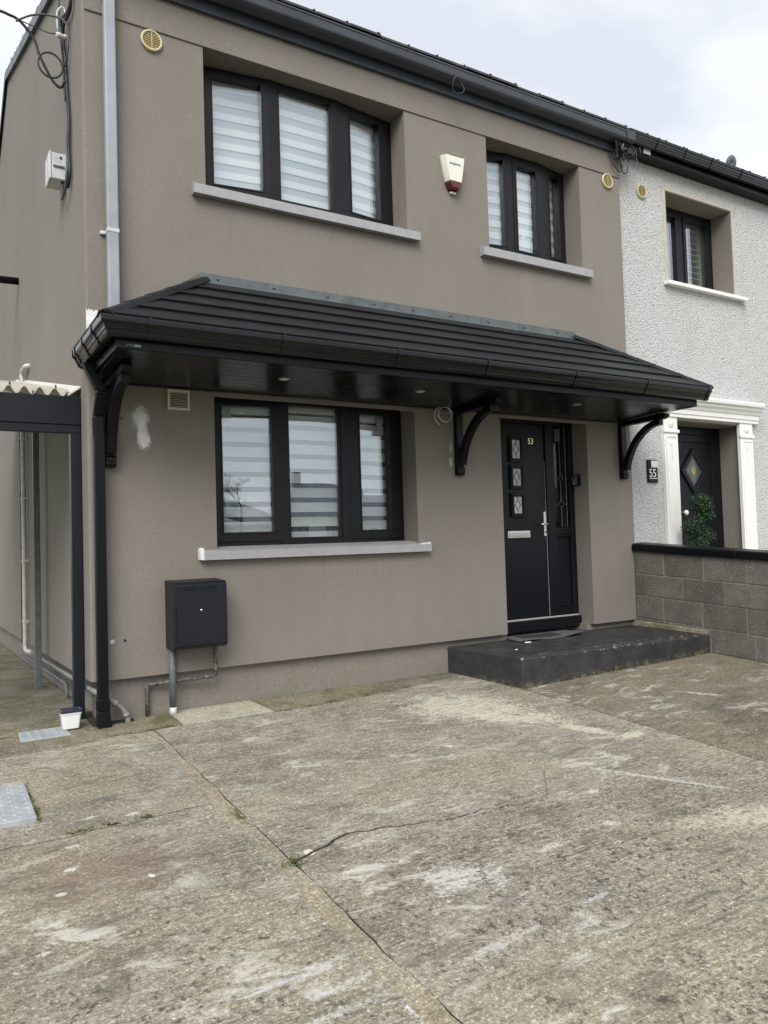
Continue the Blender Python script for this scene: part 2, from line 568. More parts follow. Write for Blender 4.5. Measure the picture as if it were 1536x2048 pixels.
    if moss:
        mo = t.noise(p, 3.2, 6, 0.72)
        c = t.mix(t.rng(mo, 0.62 - 0.3 * moss, 0.8 - 0.3 * moss, 0, 0.7), c, (0.10, 0.10, 0.035))
        mo2 = t.noise(p, 60, 3, 0.7)
        c = t.mix(t.math('MULTIPLY', t.rng(mo2, 0.55, 0.65), t.rng(mo, 0.6 - 0.3 * moss, 0.75 - 0.3 * moss)), c, (0.06, 0.075, 0.02))
    # green film where the slab meets the house
    n = t.bump(height, 0.55, 0.012)
    n = t.bump(grain, 0.35, 0.004, n)
    return t.done(t.principled(c, 0.93, 0, n, 0.22))


def m_block():
    t = NT('grey_concrete_block')
    p = t.pos()
    oi = t.new('ObjectInfo').outputs['Random']
    base = t.mix(oi, (0.118, 0.109, 0.097), (0.18, 0.169, 0.152))
    c = t.mix(t.rng(t.noise(p, 5, 5, 0.7), 0.35, 0.7, 0, 0.6), base, (0.07, 0.064, 0.058))
    g = t.noise(p, 110, 4, 0.8)
    c = t.mix(t.rng(g, 0.52, 0.68, 0, 0.7), c, (0.3, 0.285, 0.26))
    vo = t.new('TexVoronoi', feature='F1')
    t.l.new(p, vo.inputs['Vector'])
    vo.inputs['Scale'].default_value = 85
    r = t.sep(vo.outputs['Color'])[1]
    c = t.mix(t.math('MULTIPLY', t.rng(vo.outputs['Distance'], 0.2, 0.3, 1, 0), t.rng(r, 0.92, 0.93)), c, (0.55, 0.53, 0.49))
    return t.done(t.principled(c, 0.95, 0, t.bump(t.math('ADD', g, t.noise(p, 45, 3)), 0.8, 0.008), 0.2))


def m_glass(name='window_glass', base=0.175, tint=(0.97, 0.99, 0.99)):
    t = NT(name)
    p = t.pos()
    lw = t.new('LayerWeight')
    lw.inputs['Blend'].default_value = 0.5
    f = t.math('ADD', t.math('MULTIPLY', t.math('POWER', lw.outputs['Facing'], 3.0), 0.8), base, clamp=True)
    n = t.bump(t.noise(p, 2.6, 2), 0.03, 0.02)
    g = t.new('BsdfGlossy')
    g.inputs['Roughness'].default_value = 0.0
    g.inputs['Color'].default_value = (0.88, 0.95, 1.0, 1)
    t.l.new(n, g.inputs['Normal'])
    tr = t.new('BsdfTransparent')
    tr.inputs['Color'].default_value = (*tint, 1)
    m = t.new('MixShader')
    t.l.new(f, m.inputs[0])
    t.l.new(tr.outputs[0], m.inputs[1])
    t.l.new(g.outputs[0], m.inputs[2])
    return t.done(m)


def m_sheer():
    t = NT('sheer_blind_band')
    d = t.principled((0.10, 0.105, 0.105), 0.9, 0, None, 0.1)
    tr = t.new('BsdfTransparent')
    m = t.new('MixShader')
    m.inputs[0].default_value = 0.6
    t.l.new(tr.outputs[0], m.inputs[1])
    t.l.new(d.outputs[0], m.inputs[2])
    return t.done(m)


def m_translucent(name, col):
    t = NT(name)
    p = t.pos()
    n = t.noise(p, 30, 4)
    c = t.mix(t.rng(n, 0.35, 0.7), col, tuple(x * 0.72 for x in col))
    d = t.principled(c, 0.6, 0, None, 0.4)
    tr = t.new('BsdfTranslucent')
    t.l.new(c, tr.inputs['Color'])
    m = t.new('MixShader')
    m.inputs[0].default_value = 0.45
    t.l.new(d.outputs[0], m.inputs[1])
    t.l.new(tr.outputs[0], m.inputs[2])
    return t.done(m)


def m_leaf(name, c1, c2):
    t = NT(name)
    p = t.pos()
    c = t.mix(t.rng(t.noise(p, 55, 2), 0.35, 0.65), c1, c2)
    return t.done(t.principled(c, 0.5, 0, None, 0.35))


def m_step():
    t = NT('black_painted_concrete')
    p = t.pos()
    xyz = t.sep(p)
    n = t.noise(p, 6, 6, 0.7)
    c = t.mix(t.rng(n, 0.35, 0.7), (0.026, 0.026, 0.028), (0.044, 0.0435, 0.044))
    # paint worn off along the arris and low on the face
    wear = t.rng(t.noise(p, 19, 5, 0.75), 0.57, 0.64)
    edge = t.math('MULTIPLY', t.rng(xyz[2], 0.172, 0.192), t.rng(xyz[1], -0.675, -0.715))
    c = t.mix(t.math('MULTIPLY', wear, t.math('MULTIPLY', edge, 0.85)), c, (0.34, 0.32, 0.27))
    low = t.rng(t.math('SUBTRACT', xyz[2], t.math('MULTIPLY', t.math('MAXIMUM', t.math('SUBTRACT', xyz[0], 3.1), 0), 0.033)), 0.03, -0.035)
    c = t.mix(t.math('MULTIPLY', t.rng(t.noise(p, 15, 5, 0.75), 0.46, 0.6), t.math('MULTIPLY', low, 0.8)), c, (0.16, 0.15, 0.075))
    sp = t.rng(t.noise(p, 40, 5, 0.8), 0.71, 0.75, 0, 0.4)
    c = t.mix(sp, c, (0.30, 0.29, 0.26))
    return t.done(t.principled(c, t.rng(n, 0.3, 0.7, 0.55, 0.8), 0, t.bump(t.noise(p, 90, 4), 0.4, 0.006), 0.35))


M = dict(
    pipe_dull=plain('dull_grey_pipe', (0.20, 0.195, 0.19), 0.55, var=0.2, scale=12),
    right_bay=m_concrete('sandy_concrete', (0.125, 0.109, 0.085), (0.235, 0.212, 0.170), True, 0.0, 0.25),
    dark_glass=plain('smoked_glass', (0.035, 0.037, 0.036), 0.12, var=0.3, scale=40),
    sheer_up=plain('closed_blind_band', (0.50, 0.53, 0.56), 0.9, var=0.02),
    taupe=m_render('taupe_render', (0.240, 0.2195, 0.1925)),
    taupe_plain=m_render('taupe_paint', (0.240, 0.220, 0.192), False),
    cream_trim=plain('cream_paint', (0.47, 0.44, 0.37), 0.8, var=0.06),
    dash=m_pebbledash(),
    drive=m_concrete('worn_concrete', (0.170, 0.154, 0.124), (0.350, 0.324, 0.266)),
    strip=m_concrete('mossy_concrete', (0.12, 0.108, 0.080), (0.27, 0.25, 0.195), False, 0.45, 0.3),
    pale=m_concrete('new_concrete', (0.37, 0.35, 0.27), (0.50, 0.475, 0.385), False, 0.08, 0.3),
    filler=m_concrete('mortar_joint', (0.235, 0.208, 0.158), (0.36, 0.325, 0.25), False, 0.12, 0.3),
    passage=m_concrete('smooth_concrete', (0.13, 0.12, 0.10), (0.24, 0.225, 0.19), False, 0.62, 0.1),
    base=plain('dark_soil', (0.022, 0.020, 0.014), 0.95),
    block=m_block(),
    mortar=plain('mortar', (0.33, 0.31, 0.275), 0.95, bump=0.5, bscale=120),
    black=plain('black_plastic', (0.0032, 0.0036, 0.0048), 0.24, var=0.15, spec=0.42),
    black_satin=plain('black_satin', (0.0034, 0.0039, 0.0058), 0.34, var=0.15, spec=0.22),
    tile=plain('charcoal_roof_tile', (0.0060, 0.0070, 0.0090), 0.42, var=0.3, scale=6, spec=0.32),
    roof=plain('weathered_roof', (0.05, 0.05, 0.05), 0.8, var=0.3, scale=6, bump=0.4, bscale=60),
    flash=plain('grey_green_flashing', (0.085, 0.101, 0.104), 0.5, var=0.25, scale=7),
    gutter=plain('blue_grey_metal', (0.036, 0.042, 0.053), 0.36, var=0.12, scale=5),
    frame=plain('anthracite_frame', (0.0085, 0.0082, 0.0105), 0.40, var=0.1, spec=0.28),
    door=plain('black_door', (0.0045, 0.0055, 0.008), 0.42, var=0.12, spec=0.28),
    glass=m_glass(),
    glass_dark=m_glass('door_glass', 0.03, (0.7, 0.72, 0.72)),
    blind=plain('white_blind', (0.86, 0.86, 0.85), 0.8, var=0.01),
    sheer=m_sheer(),
    sill=plain('grey_stone_sill', (0.33, 0.328, 0.34), 0.75, var=0.06, bump=0.2),
    white=plain('white_plastic', (0.78, 0.78, 0.76), 0.4, var=0.03),
    white_matt=plain('white_filler', (0.75, 0.76, 0.75), 0.9, var=0.06, bump=0.5, bscale=60),
    pipe_grey=plain('grey_downpipe', (0.30, 0.325, 0.365), 0.5, var=0.10, scale=4),
    duct=plain('blue_grey_duct', (0.105, 0.125, 0.135), 0.55, var=0.2),
    cream=plain('cream_plastic', (0.56, 0.49, 0.32), 0.5, var=0.06),
    cream_pale=plain('ivory_plastic', (0.55, 0.51, 0.38), 0.5, var=0.06),
    brass=plain('tarnished_brass', (0.42, 0.33, 0.16), 0.5, 0.1),
    vent_dark=plain('vent_shadow_core', (0.06, 0.045, 0.025), 0.8),
    copper=plain('weathered_copper', (0.12, 0.112, 0.098), 0.6, 0.2, var=0.8, scale=45),
    navy=plain('navy_grey_steel', (0.0095, 0.0112, 0.0160), 0.40, var=0.1, spec=0.28),
    navy_lid=plain('navy_lid', (0.022, 0.026, 0.055), 0.35),
    chrome=plain('brushed_steel', (0.62, 0.60, 0.57), 0.3, 1.0, var=0.08),
    silver=plain('pale_nickel', (0.74, 0.71, 0.66), 0.35, 0.6, var=0.06),
    gold=plain('polished_brass', (0.80, 0.66, 0.34), 0.25, 0.9),
    steel=plain('galvanised_steel', (0.36, 0.385, 0.40), 0.55, 0.2, var=0.15, scale=9),
    cable=plain('grey_green_cable', (0.075, 0.085, 0.088), 0.55),
    cable_black=plain('black_cable', (0.014, 0.015, 0.018), 0.55),
    porcelain=plain('ivory_porcelain', (0.62, 0.58, 0.54), 0.3),
    ltgrey=plain('light_grey_box', (0.52, 0.53, 0.55), 0.5),
    pvc=plain('cream_pvc', (0.56, 0.54, 0.50), 0.4),
    red=plain('red_lens', (0.10, 0.012, 0.018), 0.25),
    blue=plain('blue_print', (0.03, 0.12, 0.25), 0.5),
    alarm=plain('alarm_cream', (0.72, 0.72, 0.63), 0.4, var=0.03),
    step=m_step(),
    mat=plain('grey_mat', (0.085, 0.09, 0.10), 0.95, var=0.35, scale=60, bump=0.8, bscale=300),
    mat_dark=plain('dark_mat', (0.022, 0.022, 0.02), 0.98, var=0.4, scale=80, bump=0.8, bscale=300),
    lead=plain('lead_came', (0.15, 0.15, 0.15), 0.5, 0.4),
    lead_dark=plain('dark_lead', (0.03, 0.03, 0.032), 0.5, 0.3),
    obscure=plain('textured_glass', (0.46, 0.48, 0.50), 0.2, var=0.3, scale=60, bump=0.6, bscale=60),
    amber=plain('amber_glass', (0.25, 0.19, 0.06), 0.25),
    corr=m_translucent('cream_corrugated', (0.70, 0.67, 0.58)),
    leaf=m_leaf('topiary_leaf', (0.008, 0.024, 0.011), (0.024, 0.060, 0.025)),
    moss=m_leaf('weed_leaf', (0.05, 0.075, 0.018), (0.12, 0.13, 0.04)),
    bark=plain('bark', (0.06, 0.05, 0.042), 0.9),
    terracotta=plain('grey_pot', (0.06, 0.06, 0.06), 0.7),
    shutter=plain('grey_shutter', (0.36, 0.355, 0.34), 0.5, var=0.05),
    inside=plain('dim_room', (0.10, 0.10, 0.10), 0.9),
    asphalt=plain('asphalt', (0.05, 0.05, 0.052), 0.9, var=0.25, scale=30, bump=0.5, bscale=160),
    grass=plain('verge_grass', (0.05, 0.085, 0.025), 0.95, var=0.4, scale=12),
    slate=plain('blue_slate', (0.20, 0.22, 0.25), 0.6, var=0.2, scale=4),
    housewhite=plain('far_white_wall', (0.62, 0.62, 0.61), 0.9, var=0.05, scale=1.0),
    green=plain('green_print', (0.10, 0.32, 0.12), 0.5),
)


def gz(x, y):
    return 0.05 * min(y, 0.0) + 0.033 * max(0.0, x - 3.1)


def jag(a, b, n, amp, seed=0.0):
    """a wandering line between two points, ends kept"""
    a, b = Vector(a), Vector(b)
    d = b - a
    nrm = Vector((-d.y, d.x)).normalized()
    out = []
    for i in range(n + 1):
        s = i / n
        w = math.sin(math.pi * s) ** 0.35 if 0 < s < 1 else 0
        k = mnoise.fractal(Vector((s * d.length * 4 + seed * 13.7, seed, 0)), 1.0, 2.0, 5)
        q = a + d * s + nrm * (k * amp * w)
        out.append((q.x, q.y))
    return out

# ================================================================== SETTING
# wide ground sheet to the horizon, street, opposite verge
g = MB()
g.add([(-900, -900, -1.35), (900, -900, -1.35), (900, 900, -1.35), (-900, 900, -1.35)], [(0, 1, 2, 3)])
tag(g.build('ground', M['grass']), kind='structure')
g = MB()
g.box(-60, 90, -20.0, -12.4, -1.33, -0.62)
tag(g.build('road', M['asphalt']), kind='structure')
g = MB()
g.box(-60, 90, -12.38, -9.02, -1.33, -0.50)
tag(g.build('pavement', M['pale'], bevel=0.02), kind='structure')

# driveway: a dark bed with concrete slabs lying in it
g = MB()
xs = [-2.3, 0.3, 3.1, 5.36]
ys = [0.48, 0.0, -9.0]
vs = [(x, y, gz(x, y) - 0.0035) for y in ys for x in xs]
fs = [(r * 4 + c, r * 4 + c + 1, r * 4 + c + 5, r * 4 + c + 4) for r in range(2) for c in range(3)]
g.add(vs, fs)
drive = tag(g.build('driveway', M['base']), 'bed under the worn concrete driveway', kind='structure')


def slab(poly, mat, name='concrete_slab', top=0.0):
    tris = tessellate_polygon([[Vector((x, y, 0)) for x, y in poly]])
    n = len(poly)
    m = MB()
    m.add([(x, y, gz(x, y) + top) for x, y in poly] + [(x, y, gz(x, y) - 0.12) for x, y in poly],
          [tuple(q) for q in tris] + [tuple(i + n for i in reversed(q)) for q in tris] + [(i, (i + 1) % n, (i + 1) % n + n, i + n) for i in range(n)])
    return m.build(name, mat, drive)


JX = 0.283          # long joint
cb = jag((-2.3, -1.86), (0.243, -1.735), 60, 0.06, 1.0)
jl = jag((0.309, -0.345), (0.243, -1.735), 14, 0.016, 2.0)
jl2 = jag((0.243, -1.745), (0.233, -9.0), 60, 0.014, 3.0)
jr = jag((0.330, -0.345), (0.325, -9.0), 120, 0.022, 4.0)
strip_edge = [(-0.47, -0.437), (0.20, -0.330), (0.498, -0.318), (1.162, -0.348), (1.6, -0.325), (2.066, -0.283), (2.62, -0.175), (3.08, -0.08)]


def edge_y(x):
    for (a, b), (c, d) in zip(strip_edge, strip_edge[1:]):
        if a <= x <= c:
            return b + (d - b) * (x - a) / (c - a)
    return strip_edge[0][1] if x < strip_edge[0][0] else strip_edge[-1][1]


GAP = 0.006
# left bay, back and front of the cross crack
p = [(-2.3, edge_y(-2.3) - GAP), (-0.47, edge_y(-0.47) - GAP), (0.20, edge_y(0.2) - GAP)] + jl[0:] + [(x, y + 0.006) for x, y in reversed(cb[:-1])]
slab(p, M['drive'])
p = [(x, y - 0.006) for x, y in cb] + jl2[1:] + [(-2.3, -9.0)]
slab(p, M['drive'])
# mortar strip that fills the long joint
jr2 = [(x - max(0.0006, 0.0042 + 0.008 * mnoise.fractal(Vector((y * 3.1, 5, 0)), 1.0, 2.0, 4)), y) for x, y in jr]
p = [(x + 0.0010, y) for x, y in jl] + [(x + 0.0010, y) for x, y in jl2[1:]] + list(reversed(jr2))
slab(p, M['filler'], 'joint_filler', -0.003)
# middle bay with the tapering crack
ck = [(0.33, -2.505)] + jag((0.36, -2.49), (0.68, -2.385), 14, 0.05, 5.0)[0:] + jag((0.70, -2.392), (1.12, -2.50), 20, 0.06, 6.0) + \
    jag((1.14, -2.50), (1.68, -2.525), 24, 0.06, 7.0) + \
    jag((1.70, -2.515), (1.92, -2.26), 12, 0.03, 8.0) + jag((1.93, -2.24), (2.03, -1.93), 10, 0.03, 9.0)
up, lo = [], []
for i, (x, y) in enumerate(ck):
    h = 0.0085 * max(0.0, 1 - 1.35 * i / len(ck)) ** 0.6 + 0.0013
    a_, b_ = ck[max(i - 1, 0)], ck[min(i + 1, len(ck) - 1)]
    tn = Vector((b_[0] - a_[0], b_[1] - a_[1])).normalized()
    up.append((x - tn.y * h, y + tn.x * h))
    lo.append((x + tn.y * h, y - tn.x * h))
ci = [i for i, (x, y) in enumerate(jr) if y > -2.45]
cj = [i for i, (x, y) in enumerate(jr) if y < -2.56]
p = [jr[i] for i in ci] + up + [(2.036, -1.91)] + list(reversed(lo)) + [jr[i] for i in cj] + [(3.088, -9.0), (3.088, -0.09)] + \
    [(x, edge_y(x) - GAP) for x in (2.62, 2.066, 1.6, 1.162, 0.8, 0.498)]
slab(p, M['drive'])
# right bay
slab([(3.100, -0.10), (3.100, -9.0), (5.33, -9.0), (5.33, -0.10)], M['right_bay'])
# the strip along the house
slab([(-2.3, 0.47), (-2.3, edge_y(-2.3)), (-0.47, -0.437), (0.20, -0.330), (0.512, -0.318), (0.512, 0.055), (0.27, 0.055), (0.27, -0.06), (0.0, -0.06), (0.0, 0.47)],
     M['strip'])
slab([(0.520, -0.320), (1.160, -0.348), (1.128, 0.055), (0.520, 0.055)], M['pale'], top=0.004)
slab([(1.170, -0.348), (1.6, -0.325), (2.066, -0.283), (2.62, -0.175), (3.06, -0.08), (3.06, 0.055), (1.136, 0.055)], M['strip'])
slab([(3.066, -0.09), (5.33, -0.09), (5.33, 0.055), (3.066, 0.055)], M['strip'])

# side passage
g = MB()


def pz(x, y):
    return 0.0 - 0.034 * (y - 0.47)


g.prism_z([(-2.3, 0.475), (0.055, 0.475), (0.055, 11.0), (-2.3, 11.0)], lambda x, y: pz(x, y) - 0.2, pz)
tag(g.build('side_passage', M['passage']), kind='structure')
# neighbour's front garden paving
g = MB()
g.prism_z([(5.56, 0.095), (5.56, -9.0), (12.0, -9.0), (12.0, 0.095)], -0.7, lambda x, y: 0.06 + 0.05 * min(y, 0))
tag(g.build('neighbour_driveway', M['pale']), kind='structure')


def weeds(name, spots, n=50, h=0.022):
    m = MB()
    for (x, y, rx, ry) in spots:
        for _ in range(n):
            px, py = x + random.gauss(0, rx), y + random.gauss(0, ry)
            z = (gz(px, py) if py < 0.47 else pz(px, py)) + random.uniform(-0.004, 0.004)
            a = random.uniform(0, 6.28)
            l, w = random.uniform(0.35, 1.0) * h, random.uniform(0.12, 0.25) * h
            ex, ey = math.cos(a), math.sin(a)
            up_ = random.uniform(0.3, 1.1)
            m.add([(px - ey * w, py + ex * w, z), (px + ey * w, py - ex * w, z),
                   (px + ex * l + ey * w * 0.5, py + ey * l - ex * w * 0.5, z + l * up_), (px + ex * l, py + ey * l, z + l * up_ * 0.9)], [(0, 1, 2, 3)])
    o = m.build(name, M['moss'])
    return o


tag(weeds('crack_weeds', [(-0.36, -1.745, 0.035, 0.008), (-0.22, -1.738, 0.02, 0.006), (-0.08, -1.74, 0.02, 0.006), (0.325, -2.52, 0.022, 0.022),
                          (-0.505, -1.15, 0.006, 0.10), (-0.50, -1.4, 0.006, 0.06), (0.30, -1.95, 0.01, 0.05)], 42),
    'small green weeds growing in the driveway cracks', 'weeds', kind='stuff')
tag(weeds('joint_weeds', [(0.13, -0.335, 0.05, 0.012), (0.30, -0.325, 0.04, 0.008), (0.42, -0.32, 0.03, 0.006), (1.24, -0.343, 0.05, 0.008), (1.42, -0.335, 0.05, 0.008),
                          (1.62, -0.32, 0.03, 0.008), (1.95, -0.295, 0.03, 0.006), (2.35, -0.225, 0.03, 0.006), (2.05, 0.04, 0.5, 0.012), (1.5, 0.045, 0.2, 0.01),
                          (2.8, 0.03, 0.2, 0.015), (3.12, -0.78, 0.03, 0.015), (3.06, -0.6, 0.01, 0.06)], 46, 0.016),
    'moss and weeds along the joint of the strip by the house', 'weeds', kind='stuff')
tag(weeds('step_moss', [(3.5 + 0.3 * i, -0.778 - 0.015 * i, 0.12, 0.010) for i in range(6)] + [(3.01, -0.3, 0.012, 0.2)] +
          [(5.30, -1.0 - 0.3 * i, 0.012, 0.12) for i in range(4)], 60, 0.012),
    'low moss along the foot of the black doorstep', 'moss', kind='stuff')


# ================================================================== THE HOUSE
house = thing('rendered_house', 'taupe rendered end house with black windows and number 53 on its door', 'house', (2.7, 0, 0))
XL, XR = 0.0, 5.345
W1 = (0.86, 2.647, 3.79, 4.905)
W2 = (3.555, 4.755, 3.79, 4.905)
LW = (0.887, 2.660, 1.10, 2.32)
DR = (3.605, 4.714, 0.27, 2.34)


def wall_front(x0, x1, z0, z1, holes, y0, y1):
    m = MB()
    X = sorted({x0, x1, *[h[0] for h in holes], *[h[1] for h in holes]})
    Z = sorted({z0, z1, *[min(max(h[2], z0), z1) for h in holes], *[min(max(h[3], z0), z1) for h in holes]})

    def solid(i, k):
        if i < 0 or k < 0 or i >= len(X) - 1 or k >= len(Z) - 1:
            return False
        cx, cz = (X[i] + X[i + 1]) / 2, (Z[k] + Z[k + 1]) / 2
        return not any(h[0] < cx < h[1] and h[2] < cz < h[3] for h in holes)
    for i in range(len(X) - 1):
        for k in range(len(Z) - 1):
            if not solid(i, k):
                continue
            a, b, c, d = X[i], X[i + 1], Z[k], Z[k + 1]
            m.add([(a, y0, c), (b, y0, c), (b, y0, d), (a, y0, d)], [(0, 1, 2, 3)])
            m.add([(a, y1, c), (b, y1, c), (b, y1, d), (a, y1, d)], [(3, 2, 1, 0)])
            if not solid(i - 1, k):
                m.add([(a, y0, c), (a, y1, c), (a, y1, d), (a, y0, d)], [(3, 2, 1, 0)])
            if not solid(i + 1, k):
                m.add([(b, y0, c), (b, y1, c), (b, y1, d), (b, y0, d)], [(0, 1, 2, 3)])
            if not solid(i, k - 1):
                m.add([(a, y0, c), (b, y0, c), (b, y1, c), (a, y1, c)], [(3, 2, 1, 0)])
            if not solid(i, k + 1):
                m.add([(a, y0, d), (b, y0, d), (b, y1, d), (a, y1, d)], [(0, 1, 2, 3)])
    bm_me = bpy.data.meshes.new('wall')
    bm_me.from_pydata(m.v, [], m.f)
    bm = bmesh.new()
    bm.from_mesh(bm_me)
    bmesh.ops.remove_doubles(bm, verts=bm.verts, dist=1e-5)
    bmesh.ops.recalc_face_normals(bm, faces=bm.faces)
    bm.to_mesh(bm_me)
    bm.free()
    return bm_me


link('front_wall', wall_front(0.022, XR, 0.28, 4.905, [W1, W2, LW, DR], 0.0, 0.36), M['taupe'], house)
MB().box(0.022, XR, -0.011, 0.36, 4.9055, 5.30).build('lintel_band', M['taupe'], house, bevel=0.003)
# rounded corner bead
m = MB()
arc = [(0.022 - 0.022 * math.sin(a), 0.022 - 0.022 * math.cos(a)) for a in [i * math.pi / 16 for i in range(9)]]
m.prism_z([(0.0225, 0.0225)] + arc, 0.2815, 5.32)
m.build('corner_bead', M['taupe'], house)
# gable side wall: its lower edge falls with the passage
m = MB()
ZR, YR = 7.20, 5.1
sw = [(0.022, 0.2815), (10.2, -0.014), (10.2, 5.36), (YR, ZR), (0.022, 5.36)]
m.prism_x(sw, 0.0, 0.30)
m.build('side_wall', M['taupe'], house)
m = MB()
m.prism_x([(10.2, -0.4), (10.2, 5.35), (9.9, 5.35), (9.9, -0.4)], 0.30, XR + 6.6)
m.build('back_wall', M['taupe_plain'], house)
# recessed plinth
MB().box(0.065, 3.64, 0.06, 0.34, -0.15, 0.2795).build('plinth', M['taupe'], house)
MB().box(4.68, XR, 0.06, 0.34, -0.15, 0.2795).build('plinth', M['taupe'], house)
m = MB()
m.prism_x([(0.3405, -0.15), (10.15, -0.5), (10.15, -0.016), (0.3405, 0.268)], 0.085, 0.32)
m.build('plinth', M['taupe'], house)
# party wall and upper floor keep the rooms dark
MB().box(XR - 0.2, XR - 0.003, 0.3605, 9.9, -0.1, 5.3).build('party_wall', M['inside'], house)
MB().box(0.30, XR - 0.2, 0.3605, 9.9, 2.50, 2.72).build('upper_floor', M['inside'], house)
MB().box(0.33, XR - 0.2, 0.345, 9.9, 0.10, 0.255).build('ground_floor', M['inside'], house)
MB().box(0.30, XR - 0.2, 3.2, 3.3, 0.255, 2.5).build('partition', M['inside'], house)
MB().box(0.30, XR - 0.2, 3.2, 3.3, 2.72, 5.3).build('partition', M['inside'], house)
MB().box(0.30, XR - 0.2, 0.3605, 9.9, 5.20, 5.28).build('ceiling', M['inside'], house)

# roof over the terrace
SL = (ZR - 5.36) / YR


def roof_slab(x0, x1, name, parent):
    m = MB()
    e = -0.10
    z0 = 5.395
    zr = z0 + SL * (YR - e)
    m.prism_x([(e, z0 - 0.05), (e, z0), (YR, zr), (10.35, z0 + 0.02), (10.35, z0 - 0.05), (YR, zr - 0.07)], x0, x1)
    rf = m.build(name, M['roof'], parent)
    m = MB()
    x = x0
    k = 0
    while x < x1 - 0.05:
        w = min(0.30, x1 - x)
        dz = random.uniform(-0.004, 0.008)
        m.prism_x([(e - 0.025, z0 - 0.002 + dz), (e - 0.025, z0 + 0.018 + dz), (e + 0.33, z0 + 0.018 + 0.33 * SL + 0.012), (e + 0.33, z0 + 0.33 * SL)], x + 0.004, x + w - 0.004)
        m.tube([(x + w - 0.03, e - 0.03, z0 + 0.017 + dz), (x + w - 0.03, e + 0.33, z0 + 0.03 + 0.33 * SL)], 0.010, 6)
        x += 0.30
        k += 1
    tl = m.build('eave_tiles', M['roof'], rf)
    tl['kind'] = 'stuff'
    return rf


rf = roof_slab(-0.03, XR + 0.06, 'roof', house)
# verge trim on the gable
m = MB()
for (a, b) in (((-0.12, 5.33), (YR, ZR + 0.025)), ((YR, ZR + 0.025), (10.3, 5.36))):
    m.hexa([(-0.036, a[0], a[1] - 0.06), (-0.002, a[0], a[1] - 0.06), (-0.002, b[0], b[1] - 0.06), (-0.036, b[0], b[1] - 0.06),
            (-0.036, a[0], a[1] + 0.045), (-0.002, a[0], a[1] + 0.045), (-0.002, b[0], b[1] + 0.045), (-0.036, b[0], b[1] + 0.045)])
m.build('verge_trim', M['black_satin'], house)
m = MB()
for i in range(170):
    y = random.uniform(0.4, 5.0)
    z = 5.33 + (ZR + 0.025 - 5.33) / (YR + 0.12) * (y + 0.12) + 0.045
    if mnoise.noise(Vector((y * 3, 0, 0))) < -0.05:
        continue
    h = random.uniform(0.01, 0.05)
    m.add([(-0.035, y, z), (-0.025, y + 0.015, z), (-0.03 + random.uniform(-0.02, 0.02), y + random.uniform(-.02, .02), z + h)], [(0, 1, 2)])
mo = m.build('verge_moss', M['moss'], house)
mo['kind'] = 'stuff'
# dark waste outlet that sticks out of the gable
m = MB()
m.tube([(0.01, 4.14, 4.285), (-0.35, 4.14, 4.275), (-0.75, 4.14, 4.26)], 0.042, 12)
m.build('outlet_pipe', M['black_satin'], house, smooth=True)

# eaves: fascia board and box gutter
MB().box(0.0, XR + 0.02, -0.045, -0.0115, 5.150, 5.335).build('fascia_board', M['gutter'], house, bevel=0.006)
gut = MB()
gp = [(0.046, 5.245), (0.085, 5.222), (0.150, 5.236), (0.168, 5.250), (0.172, 5.262), (0.165, 5.270), (0.165, 5.322), (0.172, 5.330), (0.168, 5.342), (0.155, 5.340),
      (0.150, 5.262), (0.085, 5.240), (0.050, 5.262)]
gut.prism_x([(-o, z) for o, z in gp], -0.03, 5.395)
g_o = gut.build('roof_gutter', M['gutter'], house)
e = MB()
e.prism_x([(-o, z) for o, z in [(0.046, 5.243), (0.085, 5.219), (0.152, 5.232), (0.176, 5.252), (0.176, 5.345), (0.046, 5.345)]], 5.30, 5.42)
e.build('stop_end', M['gutter'], g_o)
# hoop of spare cable hanging from the fascia
e = MB()
e.tube([(3.10 + 0.06 * math.cos(a), -0.20 + 0.015 * math.sin(2 * a), 5.15 + 0.075 * math.sin(a)) for a in [i * 0.314 for i in range(20)]], 0.006, 6, closed=True)
tag(e.build('cable_hoop', M['cable_black'], smooth=True), 'black cable hoop hanging under the roof gutter above the alarm box', 'cable')
# grey square downpipe with its clip
m = MB()
m.box(0.135, 0.211, -0.092, -0.022, 2.66, 5.20)
dp = m.build('downpipe', M['pipe_grey'], house, bevel=0.010)
m = MB().box(0.1325, 0.2135, -0.095, -0.019, 3.335, 3.362).box(0.10, 0.1325, -0.024, -0.002, 3.335, 3.36)
m.build('pipe_clip', M['ltgrey'], dp, bevel=0.003)
m = MB().box(0.1315, 0.2145, -0.096, -0.0185, 4.985, 5.02)
m.build('pipe_collar', M['pipe_grey'], dp, bevel=0.003)
# sealant and exposed board behind the canopy corner
m = MB()
top = [(0.004 + 0.205 * i / 24, 2.80 - 0.012 * (i / 24) + random.uniform(-0.012, 0.012)) for i in range(25)]
top[0] = (0.003, 2.805)
m.prism_y([(0.003, 2.655)] + [(0.20, 2.655)] + list(reversed(top)), -0.007, 0.002)
m.box(0.003, 0.19, -0.016, -0.0075, 2.66, 2.735)
m.build('filler_patch', M['white_matt'], house, tri=True)

